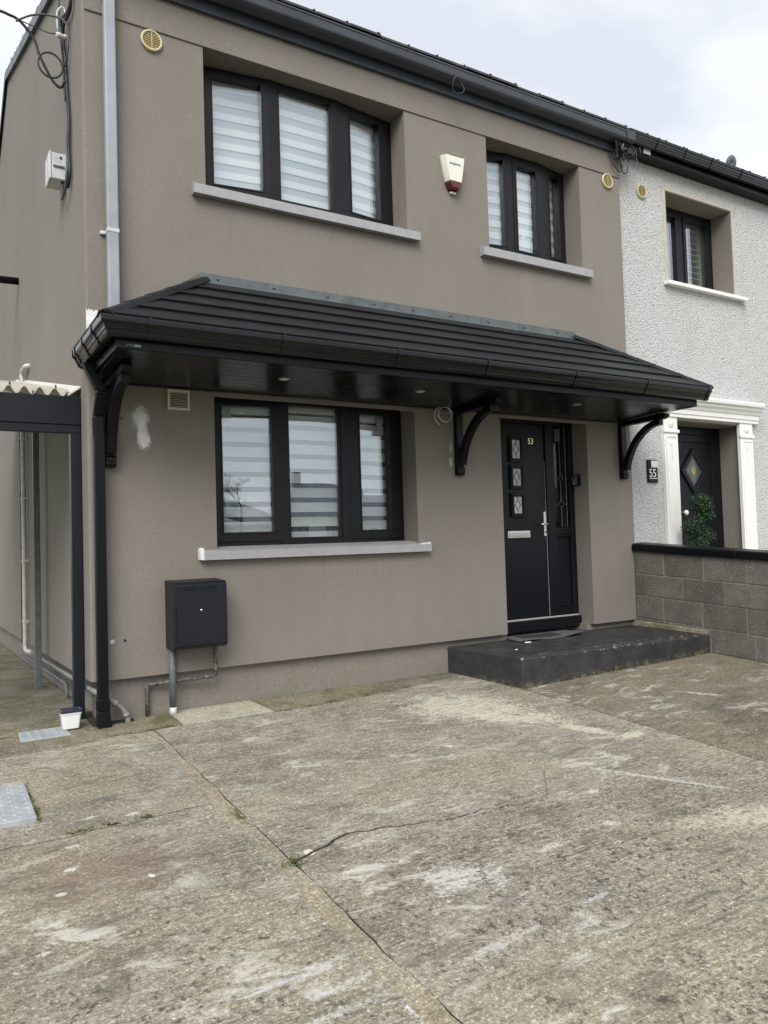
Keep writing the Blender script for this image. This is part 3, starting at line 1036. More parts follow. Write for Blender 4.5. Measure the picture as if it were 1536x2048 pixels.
# vents
def round_vent(x, z, y, r, parent, mat):
    m = MB()
    m.lathe([(r, 0.0), (r, -0.014), (r * 0.93, -0.022), (r * 0.80, -0.022), (r * 0.78, -0.004), (0.004, -0.004)], (x, y, z), 'y', 28)
    v = m.build('wall_vent', mat, parent, smooth=True)
    MB().lathe([(r * 0.775, -0.0045), (r * 0.775, -0.0065)], (x, y, z), 'y', 24).build('shade_backing', M['vent_dark'], v)  # dark disc coloured to stand in for the shade behind the louvres
    m = MB()
    n = 10
    for i in range(n):
        zz = -r * 0.74 + 2 * r * 0.74 * i / (n - 1)
        h = math.sqrt(max(0.0, (r * 0.79) ** 2 - zz * zz))
        m.box(x - h, x + h, y - 0.017, y - 0.0075, z + zz - 0.0026, z + zz + 0.0026)
    m.box(x - 0.004, x + 0.004, y - 0.0185, y - 0.0172, z - r * 0.8, z + r * 0.8)
    lo_ = m.build('louvre', M['brass'], v)
    return v


round_vent(0.478, 4.823, -0.0005, 0.079, house, M['cream'])
round_vent(5.155, 4.834, -0.0005, 0.079, house, M['cream'])
m = MB()
m.box(0.538, 0.699, -0.03, -0.0005, 2.147, 2.165).box(0.538, 0.699, -0.03, -0.0005, 2.276, 2.294)
m.box(0.538, 0.556, -0.03, -0.0005, 2.165, 2.276).box(0.681, 0.699, -0.03, -0.0005, 2.165, 2.276)
v = m.build('wall_vent', M['cream_pale'], house, bevel=0.003)
MB().box(0.5565, 0.6805, -0.005, -0.0005, 2.1655, 2.2755).build('shade_backing', M['vent_dark'], v)  # dark plate in place of the shade inside the square vent
m = MB()
for i in range(9):
    z = 2.170 + i * 0.0120
    m.hexa([(0.556, -0.024, z), (0.681, -0.024, z), (0.681, -0.0065, z + 0.004), (0.556, -0.0065, z + 0.004),
            (0.556, -0.024, z + 0.0035), (0.681, -0.024, z + 0.0035), (0.681, -0.0065, z + 0.0075), (0.556, -0.0065, z + 0.0075)])
m.build('louvre', M['cream_pale'], v)
# wall plugs and screw holes
MB().lathe([(0.017, 0.0), (0.016, -0.008), (0.004, -0.010)], (0.137, -0.0005, 0.537), 'y', 12).build('wall_plug', M['ltgrey'], house)
MB().lathe([(0.009, 0.0), (0.008, -0.004)], (0.222, -0.0005, 0.539), 'y', 8).build('wall_plug', M['black'], house)
MB().lathe([(0.010, 0.0), (0.009, -0.005)], (0.222, -0.0005, 2.069), 'y', 8).build('wall_plug', M['black'], house)


# ---- bow windows of three facets
def facet(A, B):
    A, B = Vector(A), Vector(B)
    d = (B - A).normalized()
    n = Vector((d.y, -d.x))
    L = (B - A).length

    def P(u, w, z):
        q = A + d * u - n * w
        return (q.x, q.y, z)
    return P, L, d, A


def fbox(m, P, u0, u1, w0, w1, z0, z1):
    m.hexa([P(u0, w0, z0), P(u1, w0, z0), P(u1, w1, z0), P(u0, w1, z0), P(u0, w0, z1), P(u1, w0, z1), P(u1, w1, z1), P(u0, w1, z1)])


def ring(m, P, o, i, w0, w1):
    (a, b, c, d), (e, f, g_, h) = o, i
    fbox(m, P, a, b, w0, w1, c, g_)
    fbox(m, P, a, b, w0, w1, h, d)
    fbox(m, P, a, e, w0, w1, g_, h)
    fbox(m, P, f, b, w0, w1, g_, h)


def bow_window(opening, pts, zb, zt, panes, sill, names, blind_light, blind_dark, phase, opener=(True, False, True), band='sheer_up'):
    fr = MB()
    for i in range(3):
        P, L, d, A = facet(pts[i], pts[i + 1])
        o0 = 0.062 if i == 0 else 0.042
        o1 = 0.062 if i == 2 else 0.042
        ring(fr, P, (0.001, L - 0.001, zb, zt), (o0, L - o1, zb + 0.05, zt - 0.045), 0.0, 0.07)
    for q in (pts[1], pts[2]):
        s = -1 if q is pts[1] else 1
        fr.prism_z([(q[0] - 0.040, q[1] - 0.006), (q[0] + 0.040, q[1] - 0.006), (q[0] + 0.034, q[1] + 0.075), (q[0] - 0.034, q[1] + 0.075)], zb + 0.002, zt - 0.002)
    win = fr.build('window', M['frame'], house, bevel=0.004)
    for i in range(3):
        P, L, d, A = facet(pts[i], pts[i + 1])
        xa, xb, za, zc = panes[i]
        u0, u1 = (xa - A.x) / d.x, (xb - A.x) / d.x
        s = MB()
        o0 = 0.05 if i == 0 else 0.036
        o1 = 0.05 if i == 2 else 0.036
        if opener[i]:
            ring(s, P, (o0, L - o1, zb + 0.040, zt - 0.036), (u0, u1, za, zc), -0.014, 0.055)
            ring(s, P, (u0 - 0.012, u1 + 0.012, za - 0.012, zc + 0.012), (u0 + 0.002, u1 - 0.002, za + 0.002, zc - 0.002), -0.020, -0.0145)
        else:
            ring(s, P, (o0 + 0.002, L - o1 - 0.002, zb + 0.046, zt - 0.041), (u0, u1, za, zc), 0.006, 0.055)
        s.build('sash', M['frame'], win, bevel=0.004)
        gl = MB()
        fbox(gl, P, u0 - 0.006, u1 + 0.006, 0.022, 0.040, za - 0.006, zc + 0.006)
        gl.build('glass_pane', M['glass'], win)
        # striped roller blind of this pane
        cx = (xa + xb) / 2
        bl = thing('zebra_blind', names[i], 'blind', (cx, 0.33, zb + 0.05))
        st = MB()
        fbox(st, P, u0 - 0.03, u1 + 0.03, 0.072, 0.130, zc - 0.05, zc + 0.04)
        st.build('cassette', M['blind'], bl, bevel=0.004)
        if band == 'sheer' and i != 1:
            bu = u0 + 0.02 if i == 0 else u1 - 0.085
            bk = MB()
            fbox(bk, P, bu, bu + 0.065, 0.050, 0.056, zc - 0.115, zc - 0.005)
            bk.build('bracket', M['ltgrey'], bl)
        z = zc - 0.05 - phase
        sh = MB()
        fbox(sh, P, u0 - 0.025, u1 + 0.025, 0.092, 0.094, za - 0.015, zc - 0.05)
        sh.build('sheer_sheet', M[band], bl)
        while z > za - 0.02:
            z1 = max(za - 0.015, z - blind_light)
            if z1 < z - 0.005:
                st = MB()
                fbox(st, P, u0 - 0.026, u1 + 0.026, 0.084, 0.088, z1, z)
                st.build('stripe', M['blind'], bl)
            z -= blind_light + blind_dark
        st = MB()
        fbox(st, P, u0 - 0.026, u1 + 0.026, 0.080, 0.100, za - 0.04, za - 0.016)
        st.build('bottom_bar', M['blind'], bl, bevel=0.003)
    x0, x1 = opening[0], opening[1]
    m = MB()
    sx0, sx1, sz0, sz1 = sill
    m.prism_x([(-0.062, sz0), (-0.062, sz1 - 0.004), (-0.055, sz1), (0.10, sz1 + 0.03), (0.30, sz1 + 0.034), (0.30, sz0 + 0.005), (-0.001, sz0 + 0.005), (-0.012, sz0 + 0.012),
               (-0.02, sz0)], x0 + 0.001, x1 - 0.001)
    so = m.build('window_sill', M['sill'], house)
    for a, b in ((sx0, x0 + 0.0005), (x1 - 0.0005, sx1)):
        m = MB()
        m.prism_x([(-0.0618, sz0 + 0.0002), (-0.0618, sz1 - 0.004), (-0.055, sz1 - 0.0002), (-0.0005, sz1 + 0.010), (-0.0005, sz0 + 0.0002)], a, b)
        m.build('sill_end', M['sill'], so)
    MB().box(x0 + 0.002, x1 - 0.002, 0.300, 0.50, zb - 0.03, zb + 0.012).build('window_board', M['white'], win)
    return win


yE, yM = 0.215, 0.135
bow_window(W1, [(0.863, yE), (1.472, yM), (2.032, yM), (2.644, yE)], 3.868, 4.8995,
           [(0.990, 1.376, 3.968, 4.828), (1.535, 1.982, 3.944, 4.850), (2.182, 2.492, 3.968, 4.824)], (0.752, 2.742, 3.752, 3.826),
           ['striped blind behind the left pane of the larger upstairs window', 'striped blind behind the middle pane of the larger upstairs window',
            'striped blind behind the right pane of the larger upstairs window'], 0.056, 0.062, 0.06)
bow_window(LW, [(0.890, yE), (1.488, yM), (2.046, yM), (2.657, yE)], 1.152, 2.3145,
           [(1.008, 1.398, 1.262, 2.243), (1.546, 1.988, 1.216, 2.276), (2.190, 2.505, 1.262, 2.240)], (0.772, 2.752, 1.066, 1.130),
           ['striped blind behind the left pane of the ground floor window', 'striped blind behind the middle pane of the ground floor window',
            'striped blind behind the right pane of the ground floor window'], 0.078, 0.040, 0.02, band='sheer')
w2win = bow_window(W2, [(3.558, yE), (3.955, yM + 0.01), (4.352, yM + 0.01), (4.752, yE)], 3.868, 4.8995,
           [(3.66, 3.880, 3.975, 4.822), (4.030, 4.285, 3.955, 4.792), (4.478, 4.640, 3.975, 4.818)], (3.440, 4.838, 3.752, 3.832),
           ['striped blind behind the left pane of the smaller upstairs window', 'striped blind behind the middle pane of the smaller upstairs window',
            'striped blind behind the right pane of the smaller upstairs window'], 0.064, 0.054, 0.04, (True, True, True))
# white sealant edge at the ground-floor sill
m = MB()
pts = [(2.655 + 0.1 * i / 10, 1.1305 + random.uniform(0.002, 0.016)) for i in range(11)]
m.prism_y([(2.655, 1.1300)] + [(2.752, 1.1300)] + list(reversed(pts)), -0.05, -0.001)
m.prism_y([(0.745, 1.068), (0.7715, 1.066), (0.7715, 1.15), (0.755, 1.156), (0.742, 1.138)], -0.058, -0.001)
m.build('sealant_bead', M['white_matt'], house, tri=True)
# small white figurine on the inner board of the smaller window
m = MB()
m.lathe([(0.045, 0), (0.047, 0.02), (0.03, 0.035), (0.018, 0.06), (0.03, 0.09), (0.036, 0.11), (0.02, 0.135), (0.018, 0.145), (0.03, 0.165), (0.036, 0.19), (0.03, 0.215), (0.012, 0.235), (0.002, 0.24)],
        (4.20, 0.262, 3.956), 'z', 20)
tag(m.build('figurine', M['white'], smooth=True), 'white figurine standing inside the smaller upstairs window', 'ornament')


# ---- front door with side light
yF = 0.195
fr = MB()
fr.box(3.530, 3.605, yF, yF + 0.07, 0.365, 2.345).box(4.338, 4.448, yF, yF + 0.07, 0.365, 2.275).box(4.655, 4.712, yF, yF + 0.07, 0.365, 2.275)
fr.box(3.605, 4.712, yF, yF + 0.07, 2.276, 2.345).box(4.448, 4.655, yF, yF + 0.07, 1.175, 1.245).box(4.448, 4.655, yF, yF + 0.07, 0.365, 0.43)
dfr = fr.build('door_frame', M['door'], house, bevel=0.006)
m = MB()
m.box(3.54, 4.712, yF - 0.035, yF + 0.07, 0.255, 0.3595)
m.build('threshold_board', M['door'], dfr, bevel=0.006)
MB().box(3.60, 4.700, yF - 0.012, yF + 0.02, 0.3600, 0.3740).build('threshold_bar', M['silver'], dfr, bevel=0.002)
door = MB().box(3.606, 4.331, yF + 0.018, yF + 0.062, 0.376, 2.272).build('door', M['door'], house, bevel=0.004)
MB().box(4.3335, 4.3372, yF + 0.022, yF + 0.05, 0.38, 1.90).build('door_edge', M['pvc'], door)
yL = yF + 0.018
for k, (za, zc) in enumerate(((1.886, 2.142), (1.622, 1.864), (1.354, 1.592))):
    m = MB()
    P = lambda u, w, z: (u, w, z)
    ring(m, P, (3.872, 4.048, za, zc), (3.908, 4.014, za + 0.038, zc - 0.038), yL - 0.022, yL - 0.0003)
    ring(m, P, (3.884, 4.036, za + 0.012, zc - 0.012), (3.902, 4.020, za + 0.030, zc - 0.030), yL - 0.030, yL - 0.0222)
    li = m.build('door_light', M['door'], door, bevel=0.003)
    MB().box(3.9085, 4.0135, yL - 0.008, yL - 0.0005, za + 0.0385, zc - 0.0385).build('glass_pane', M['obscure'], li)
    m = MB()
    cx, cz = 3.961, (za + zc) / 2
    hh = (zc - za) / 2 - 0.04
    m.tube([(cx, yL - 0.010, cz + hh * 0.72), (cx + 0.032, yL - 0.010, cz), (cx, yL - 0.010, cz - hh * 0.72), (cx - 0.032, yL - 0.010, cz)], 0.004, 5, closed=True)
    m.tube([(cx, yL - 0.010, cz + hh), (cx, yL - 0.010, cz + hh * 0.72)], 0.003, 5)
    m.tube([(cx, yL - 0.010, cz - hh), (cx, yL - 0.010, cz - hh * 0.72)], 0.003, 5)
    m.tube([(cx - 0.05, yL - 0.010, cz), (cx - 0.032, yL - 0.010, cz)], 0.003, 5)
    m.tube([(cx + 0.05, yL - 0.010, cz), (cx + 0.032, yL - 0.010, cz)], 0.003, 5)
    m.build('leading', M['lead_dark'], li)
link('door_number', text_mesh('53', 0.084, front_mat(4.119, yL - 0.004, 2.072, 0.9), 0.002), M['gold'], door)
m = MB().box(3.828, 4.110, yL - 0.007, yL - 0.0003, 1.155, 1.222)
lb = m.build('letterbox', M['silver'], door, bevel=0.004)
MB().box(3.842, 4.096, yL - 0.012, yL - 0.0072, 1.166, 1.204).build('letterbox_flap', M['chrome'], lb, bevel=0.002)
m = MB().box(4.292, 4.322, yL - 0.009, yL - 0.0003, 1.165, 1.405)
hd = m.build('handle_plate', M['silver'], door, bevel=0.004)
m = MB()
m.tube([(4.307, yL - 0.009, 1.283), (4.307, yL - 0.05, 1.283), (4.290, yL - 0.056, 1.283), (4.215, yL - 0.052, 1.281)], 0.0085, 10)
m.build('lever', M['chrome'], hd, smooth=True)
MB().lathe([(0.009, 0), (0.009, -0.008), (0.004, -0.009)], (4.307, yL - 0.009, 1.205), 'y', 12).build('lock_barrel', M['lead_dark'], hd)
# side light
MB().box(4.4485, 4.6545, yF + 0.025, yF + 0.045, 1.2455, 2.2755).build('glass_pane', M['glass_dark'], dfr)
m = MB()
yg = yF + 0.021
xm = 4.545
m.tube([(xm, yg, 2.27), (xm, yg, 1.90), (xm, yg, 1.78)], 0.003, 5)
m.tube([(xm, yg, 1.70), (xm, yg, 1.52)], 0.003, 5)
m.tube([(xm, yg, 1.44), (xm, yg, 1.25)], 0.003, 5)
m.tube([(4.620, yg, 2.27), (4.620, yg, 1.25)], 0.003, 5)
for cz in (1.74, 1.48):
    m.tube([(xm, yg, cz + 0.07), (xm + 0.018, yg, cz + 0.012), (xm + 0.06, yg, cz), (xm + 0.018, yg, cz - 0.015), (xm, yg, cz - 0.05), (xm - 0.018, yg, cz - 0.015), (xm - 0.06, yg, cz), (xm - 0.018, yg, cz + 0.012)],
           0.0032, 5, closed=True)
    m.tube([(4.45, yg, cz), (xm - 0.06, yg, cz)], 0.003, 5)
    m.tube([(xm + 0.06, yg, cz), (4.65, yg, cz)], 0.003, 5)
m.build('leading', M['lead'], dfr)
MB().box(4.520, 4.600, yF + 0.060, yF + 0.066, 2.12, 2.25).build('fixing_label', M['cream_pale'], dfr)
m = MB().box(4.4485, 4.6545, yF + 0.028, yF + 0.05, 0.4305, 1.1745)
sp = m.build('lower_panel', M['door'], dfr)
for k in range(5):
    MB().box(4.475 + k * 0.0325, 4.505 + k * 0.0325, yF + 0.020, yF + 0.0278, 0.46, 1.145).build('panel_board', M['door'], sp, bevel=0.003)
m = MB()
ring(m, lambda u, w, z: (u, w, z), (4.449, 4.654, 0.431, 1.174), (4.470, 4.641, 0.452, 1.153), yF + 0.004, yF + 0.027)
m.build('panel_bead', M['door'], dfr, bevel=0.003)


# ================================================================== PORCH CANOPY
can = thing('porch_canopy', 'black hipped porch canopy over the ground floor window and front door', 'canopy', (2.65, -0.05, 2.3))
CXL, CXR, CYF = 0.015, 5.270, -0.870
ZF0, ZF1 = 2.335, 2.470
m = MB()
fp = [(0.0, ZF0), (0.0, ZF1), (-0.02, ZF1), (-0.02, ZF0)]
m.sweep([(CXL, -0.002), (CXL, CYF), (CXR, CYF), (CXR, -0.002)], fp)
m.build('fascia', M['black_satin'], can, bevel=0.004)
# soffit boards running along the house
nb = 9
for k in range(nb):
    ya = CYF + 0.0205 + (abs(CYF) - 0.0205 - 0.003) * k / nb
    yb = CYF + 0.0205 + (abs(CYF) - 0.0205 - 0.003) * (k + 1) / nb - 0.004
    za = ZF0 + 0.006 - 0.036 * k / nb
    zb_ = ZF0 + 0.006 - 0.036 * (k + 1) / nb
    mm = MB()
    mm.hexa([(CXL + 0.021, ya, za), (CXR - 0.021, ya, za), (CXR - 0.021, yb, zb_), (CXL + 0.021, yb, zb_),
             (CXL + 0.021, ya, za + 0.01), (CXR - 0.021, ya, za + 0.01), (CXR - 0.021, yb, zb_ + 0.01), (CXL + 0.021, yb, zb_ + 0.01)])
    mm.build('soffit_board', M['black'], can, bevel=0.002)
m = MB()
m.box(CXL + 0.021, CXR - 0.021, CYF + 0.021, -0.001, 2.362, 2.372)
m.build('soffit_backing', M['black'], can)
# wall strip under the soffit
MB().box(0.17, 5.12, -0.013, -0.0005, 2.266, 2.2985).build('wall_batten', M['taupe_plain'], can, bevel=0.003)

EY, EZ = -0.955, 2.492
TY, TZ = 0.0, 3.115
EXL, EXR = -0.075, 5.395
RXL, RXR = 0.82, 4.563
NS = 5


def cp(s, lift):
    nl = math.hypot(EY - TY, TZ - EZ)
    ny, nz = -(TZ - EZ) / nl, (TY - EY) / nl
    return EY + (TY - EY) * s + ny * lift, EZ + (TZ - EZ) * s + nz * lift


for k in range(NS):
    s0, s1 = k / NS - (0.012 if k else 0), (k + 1) / NS + (0.03 if k < NS - 1 else 0)
    xl = lambda s: EXL + (RXL - EXL) * s
    xr = lambda s: EXR + (RXR - EXR) * s
    (y0, z0), (y1, z1) = cp(s0, 0.027), cp(s1, 0.007)
    (y2, z2), (y3, z3) = cp(s0, 0.006), cp(s1, -0.010)
    m = MB()
    m.hexa([(xl(s0), y2, z2), (xr(s0), y2, z2), (xr(s1), y3, z3), (xl(s1), y3, z3),
            (xl(s0), y0, z0), (xr(s0), y0, z0), (xr(s1), y1, z1), (xl(s1), y1, z1)])
    m.build('tile_course', M['tile'], can, bevel=0.003)
    for side in (0, 1):
        xe, xt = (EXL, RXL) if side == 0 else (EXR, RXR)
        fx = lambda s: xe + (xt - xe) * s
        sg = -1 if side == 0 else 1
        m = MB()
        a0, a1 = fx(s0), fx(s1)
        ya, yb = EY + (TY - EY) * s0, EY + (TY - EY) * s1
        za, zb_ = EZ + (TZ - EZ) * s0, EZ + (TZ - EZ) * s1
        m.hexa([(a0, ya, za + 0.004), (a0, -0.004, za + 0.004), (a1, -0.004, zb_ - 0.008), (a1, yb - 0.001, zb_ - 0.008),
                (a0 + sg * 0.012, ya, za + 0.028), (a0 + sg * 0.012, -0.004, za + 0.028), (a1 + sg * 0.003, -0.004, zb_ + 0.008), (a1 + sg * 0.003, yb - 0.001, zb_ + 0.008)])
        m.build('hip_course', M['tile'], can)
for side in (0, 1):          # hip caps, overlapping pieces
    a = Vector((EXL + 0.02 if side == 0 else EXR - 0.02, EY + 0.02, EZ + 0.02))
    b = Vector((RXL if side == 0 else RXR, TY - 0.03, TZ + 0.01))
    dd = b - a
    nb_ = 5
    sidev = Vector((dd.x, dd.y, 0)).cross(Vector((0, 0, 1))).normalized()
    upv = sidev.cross(dd.normalized())
    if upv.z < 0:
        upv = -upv
    for k in range(nb_):
        p0, p1 = a + dd * (k / nb_ - 0.01), a + dd * min(1.0, (k + 1) / nb_ + 0.02)
        m = MB()
        vs = []
        for (q, w, h, th) in ((p0, 0.058, 0.026, 0.010), (p1, 0.055, 0.021, 0.010)):
            prof = [(-w, -0.012), (-w * 0.55, h * 0.8), (0, h), (w * 0.55, h * 0.8), (w, -0.012)]
            vs += [q + sidev * o + upv * z for o, z in prof] + [q + sidev * o * 0.9 + upv * (z - th) for o, z in reversed(prof)]
        n = 10
        m.add(vs, [tuple(range(n)), tuple(range(2 * n - 1, n - 1, -1))] + [(i, (i + 1) % n, (i + 1) % n + n, i + n) for i in range(n)])
        m.build('hip_cap', M['tile'], can, bevel=0.002)
# lead flashing with its fixings
m = MB()
m.prism_x([(-0.003, 3.178), (-0.014, 3.180), (-0.020, 3.115), (-0.085, 3.072), (-0.083, 3.062), (-0.003, 3.105)], RXL - 0.02, RXR + 0.02)
fl = m.build('flashing', M['flash'], can)
m = MB()
for (xa, xb) in ((RXL - 0.021, -0.03), (RXR + 0.021, 5.34)):
    a = [(xa, 3.176), (xb, 2.565), (xb, 2.52), (xa, 3.10)]
    m.prism_y(a, -0.016, -0.003)
m.build('side_flashing', M['flash'], fl)
for x in [0.93, 1.38, 1.845, 2.278, 2.669, 3.062, 3.496, 3.931, 4.358]:
    MB().lathe([(0.013, 0.0), (0.011, -0.006), (0.004, -0.009)], (x, -0.0175, 3.146), 'y', 10).build('fixing', M['flash'], fl, smooth=True)

# ogee gutter round the front and left side
ZG = 2.388
prof = [(0.002, ZG + 0.02), (0.026, ZG + 0.003), (0.044, ZG), (0.058, ZG + 0.006), (0.067, ZG + 0.018), (0.072, ZG + 0.034), (0.0775, ZG + 0.036), (0.081, ZG + 0.050),
        (0.088, ZG + 0.062), (0.097, ZG + 0.070), (0.1025, ZG + 0.071), (0.105, ZG + 0.080), (0.107, ZG + 0.104), (0.103, ZG + 0.110), (0.094, ZG + 0.108),
        (0.092, ZG + 0.070), (0.055, ZG + 0.018), (0.030, ZG + 0.014), (0.004, ZG + 0.035)]
m = MB()
m.sweep([(CXL, -0.03), (CXL, CYF), (5.32, CYF)], prof)
cg = m.build('canopy_gutter', M['black'], can)
strap = [(o + 0.006 if o > 0.02 else o, z - (0.004 if z < ZG + 0.09 else -0.005)) for o, z in prof[:14]] + [(0.094, ZG + 0.113), (0.004, ZG + 0.113)]
for x in (0.185, 1.030, 1.90, 2.70, 3.62, 4.48):
    MB().sweep([(x - 0.010, CYF), (x + 0.010, CYF)], strap).build('gutter_union', M['black'], cg)
for y in (-0.10, -0.36, -0.68):
    MB().sweep([(CXL, y + 0.014), (CXL, y - 0.014)], strap).build('gutter_union', M['black'], cg)
MB().sweep([(5.302, CYF), (5.345, CYF)], strap).build('stop_end', M['black'], cg)
MB().sweep([(CXL, -0.005), (CXL, -0.032)], strap).build('stop_end', M['black'], cg)

# gallows brackets
for bx in (0.103, 3.066, 5.160):
    w = 0.072
    m = MB()
    m.prism_x([(-0.001, 1.722), (-0.050, 1.722), (-0.062, 1.742), (-0.062, 1.790), (-0.052, 1.796), (-0.052, 2.262), (-0.001, 2.262)], bx, bx + w)
    br = m.build('bracket', M['black_satin'], can, bevel=0.004)
    m = MB()
    m.prism_x([(-0.0015, 2.2625), (-0.545, 2.265), (-0.585, 2.280), (-0.595, 2.308), (-0.55, 2.323), (-0.0015, 2.299)], bx + 0.001, bx + w - 0.001)
    m.build('arm', M['black_satin'], br, bevel=0.004)
    outer, inner = [], []
    for i in range(15):
        a = R_(16 + (90 - 16) * i / 14)
        outer.append((-0.515 + 0.495 * math.cos(a), 1.655 + 0.615 * math.sin(a)))
        inner.append((-0.515 + 0.438 * math.cos(a), 1.655 + 0.558 * math.sin(a)))
    m = MB()
    m.prism_x(outer + list(reversed(inner)), bx + 0.006, bx + w - 0.006)
    m.build('brace', M['black_satin'], br, bevel=0.004)
    m = MB()
    m.box(bx + 0.004, bx + w - 0.004, -0.085, -0.0525, 1.838, 1.856).box(bx + 0.008, bx + w - 0.008, -0.078, -0.0525, 1.815, 1.8375)
    m.lathe([(0.016, 0), (0.014, -0.006), (0.003, -0.008)], (bx + w / 2, -0.0622, 1.768), 'y', 10)
    m.build('scroll_foot', M['black_satin'], br, bevel=0.003)
# recessed downlights
for (x, y) in ((1.225, -0.515), (2.380, -0.512), (4.035, -0.545)):
    zc = ZF0 + 0.006 - 0.036 * (y - CYF) / abs(CYF)
    dl = MB().lathe([(0.042, -0.001), (0.041, -0.005), (0.030, -0.007), (0.028, -0.001)], (x, y, zc), 'z', 20).build('downlight', M['chrome'], can, smooth=True)
    MB().lathe([(0.027, -0.002), (0.020, -0.004)], (x, y, zc), 'z', 16).build('lens', M['white'], dl)
# maker's sticker on the fascia
m = MB().box(0.066, 0.158, CYF - 0.0025, CYF - 0.0005, 2.345, 2.367)
stk = m.build('sticker', M['black_satin'], can)
m = MB()
for a, b, c_, d in ((0.070, 2.348, 0.084, 2.363), (0.084, 2.363, 0.098, 2.348), (0.092, 2.357, 0.100, 2.364), (0.100, 2.364, 0.112, 2.348)):
    m.tube([(a, CYF - 0.003, b), (c_, CYF - 0.003, d)], 0.0016, 5)
m.build('sticker_print', M['green'], stk)
m = MB().box(0.116, 0.154, CYF - 0.0035, CYF - 0.0026, 2.358, 2.362).box(0.116, 0.154, CYF - 0.0035, CYF - 0.0026, 2.351, 2.354)
m.build('sticker_print', M['ltgrey'], stk)

# black downpipe from the canopy gutter
dpb = thing('canopy_downpipe', 'black square downpipe at the house corner below the porch canopy', 'downpipe', (0.06, -0.08, 0))
m = MB().box(0.022, 0.090, -0.115, -0.047, 0.16, 2.060)
m.build('pipe', M['black_satin'], dpb, bevel=0.008)
m = MB()
m.hexa([(0.024, -0.113, 2.0605), (0.088, -0.113, 2.0605), (0.088, -0.049, 2.0605), (0.024, -0.049, 2.0605),
        (0.028, -0.20, 2.19), (0.094, -0.20, 2.19), (0.094, -0.125, 2.19), (0.028, -0.125, 2.19)])
m.box(0.026, 0.096, -0.203, -0.123, 2.1905, 2.212)
m.hexa([(0.030, -0.20, 2.2125), (0.092, -0.20, 2.2125), (0.092, -0.127, 2.2125), (0.030, -0.127, 2.2125),
        (-0.06, -0.22, 2.385), (0.004, -0.22, 2.385), (0.004, -0.14, 2.385), (-0.06, -0.14, 2.385)])
m.build('swan_neck', M['black_satin'], dpb, bevel=0.006)
m = MB().box(0.016, 0.096, -0.121, -0.041, 0.10, 0.18)
m.hexa([(0.016, -0.128, -0.04), (0.108, -0.128, -0.04), (0.108, -0.041, -0.04), (0.016, -0.041, -0.04),
        (0.018, -0.119, 0.0995), (0.094, -0.119, 0.0995), (0.094, -0.043, 0.0995), (0.018, -0.043, 0.0995)])
m.build('shoe', M['black_satin'], dpb, bevel=0.006)

# loop of white cable under the soffit
m = MB()
pth = []
for i in range(34):
    s = i / 33
    a = R_(250 - 620 * s)
    r = 0.085 - 0.035 * s
    pth.append((2.915 + r * math.cos(a) * 1.15 + 0.02 * s, -0.06 - 0.02 * s, 2.235 + r * math.sin(a) + 0.025 * s))
pth += [(2.99, -0.02, 2.30)]
m.tube(pth, 0.0055, 6)
tag(m.build('white_cable', M['pvc'], smooth=True), 'white cable end coiled under the canopy beside the middle bracket', 'cable')


# ================================================================== STEP, MAT, LITTER
m = MB()
m.prism_z([(2.962, 0.0595), (3.028, -0.35), (3.098, -0.762), (3.30, -0.770), (4.30, -0.812), (5.318, -0.858), (5.318, 0.0595), (4.6795, 0.0595), (4.6795, 0.16), (3.6405, 0.16), (3.6405, 0.0595)],
          lambda x, y: gz(x, y) - 0.10, lambda x, y: 0.222 + 0.026 * min(0, y))
stp = m.build('doorstep', M['step'], bevel=0.012, tri=True, seg=2)
tag(stp, 'wide black painted concrete doorstep with chipped front edge', 'step')
# worn door mat with a curled corner
mt = thing('doormat', 'worn grey doormat with curled corner in front of the black door', 'doormat', (4.1, 0.0, 0.22))
N_, K_ = 22, 12
vs, fs = [], []


def mat_pt(u, v, lift):
    x = 3.60 + 0.80 * u + 0.05 * v
    y = -0.155 + 0.30 * v - 0.02 * u
    curl = 0.035 * max(0.0, (u - 0.62) / 0.38) ** 2 * max(0.0, 1 - v * 1.3) + 0.008 * math.sin(u * 9) * (1 - v)
    return (x, y, 0.224 + 0.026 * min(0, y) + curl * 0.8 + 0.004 + lift)


for lift in (0.008, 0.0):
    for k in range(K_ + 1):
        for i in range(N_ + 1):
            vs.append(mat_pt(i / N_, k / K_, lift))
b = (N_ + 1) * (K_ + 1)
for k in range(K_):
    for i in range(N_):
        q = k * (N_ + 1) + i
        fs.append((q, q + 1, q + N_ + 2, q + N_ + 1))
        fs.append((b + q, b + q + N_ + 1, b + q + N_ + 2, b + q + 1))
rim = [i for i in range(N_ + 1)] + [k * (N_ + 1) + N_ for k in range(1, K_ + 1)] + [K_ * (N_ + 1) + i for i in range(N_ - 1, -1, -1)] + [k * (N_ + 1) for k in range(K_ - 1, 0, -1)]
for a, c in zip(rim, rim[1:] + rim[:1]):
    fs.append((a, c, c + b, a + b))
MB().add(vs, fs).build('mat_border', M['mat'], mt, smooth=False)
vs, fs = [], []
for lift in (0.013, 0.0085):
    for k in range(7):
        for i in range(13):
            vs.append(mat_pt(0.14 + 0.55 * i / 12, 0.22 + 0.56 * k / 6, lift))
b = 91
for k in range(6):
    for i in range(12):
        q = k * 13 + i
        fs.append((q, q + 1, q + 14, q + 13))
        fs.append((b + q, b + q + 13, b + q + 14, b + q + 1))
rim = list(range(13)) + [k * 13 + 12 for k in range(1, 7)] + [78 + i for i in range(11, -1, -1)] + [k * 13 for k in range(5, 0, -1)]
for a, c in zip(rim, rim[1:] + rim[:1]):
    fs.append((a, c, c + b, a + b))
MB().add(vs, fs).build('mat_pile', M['mat_dark'], mt)
m = MB()
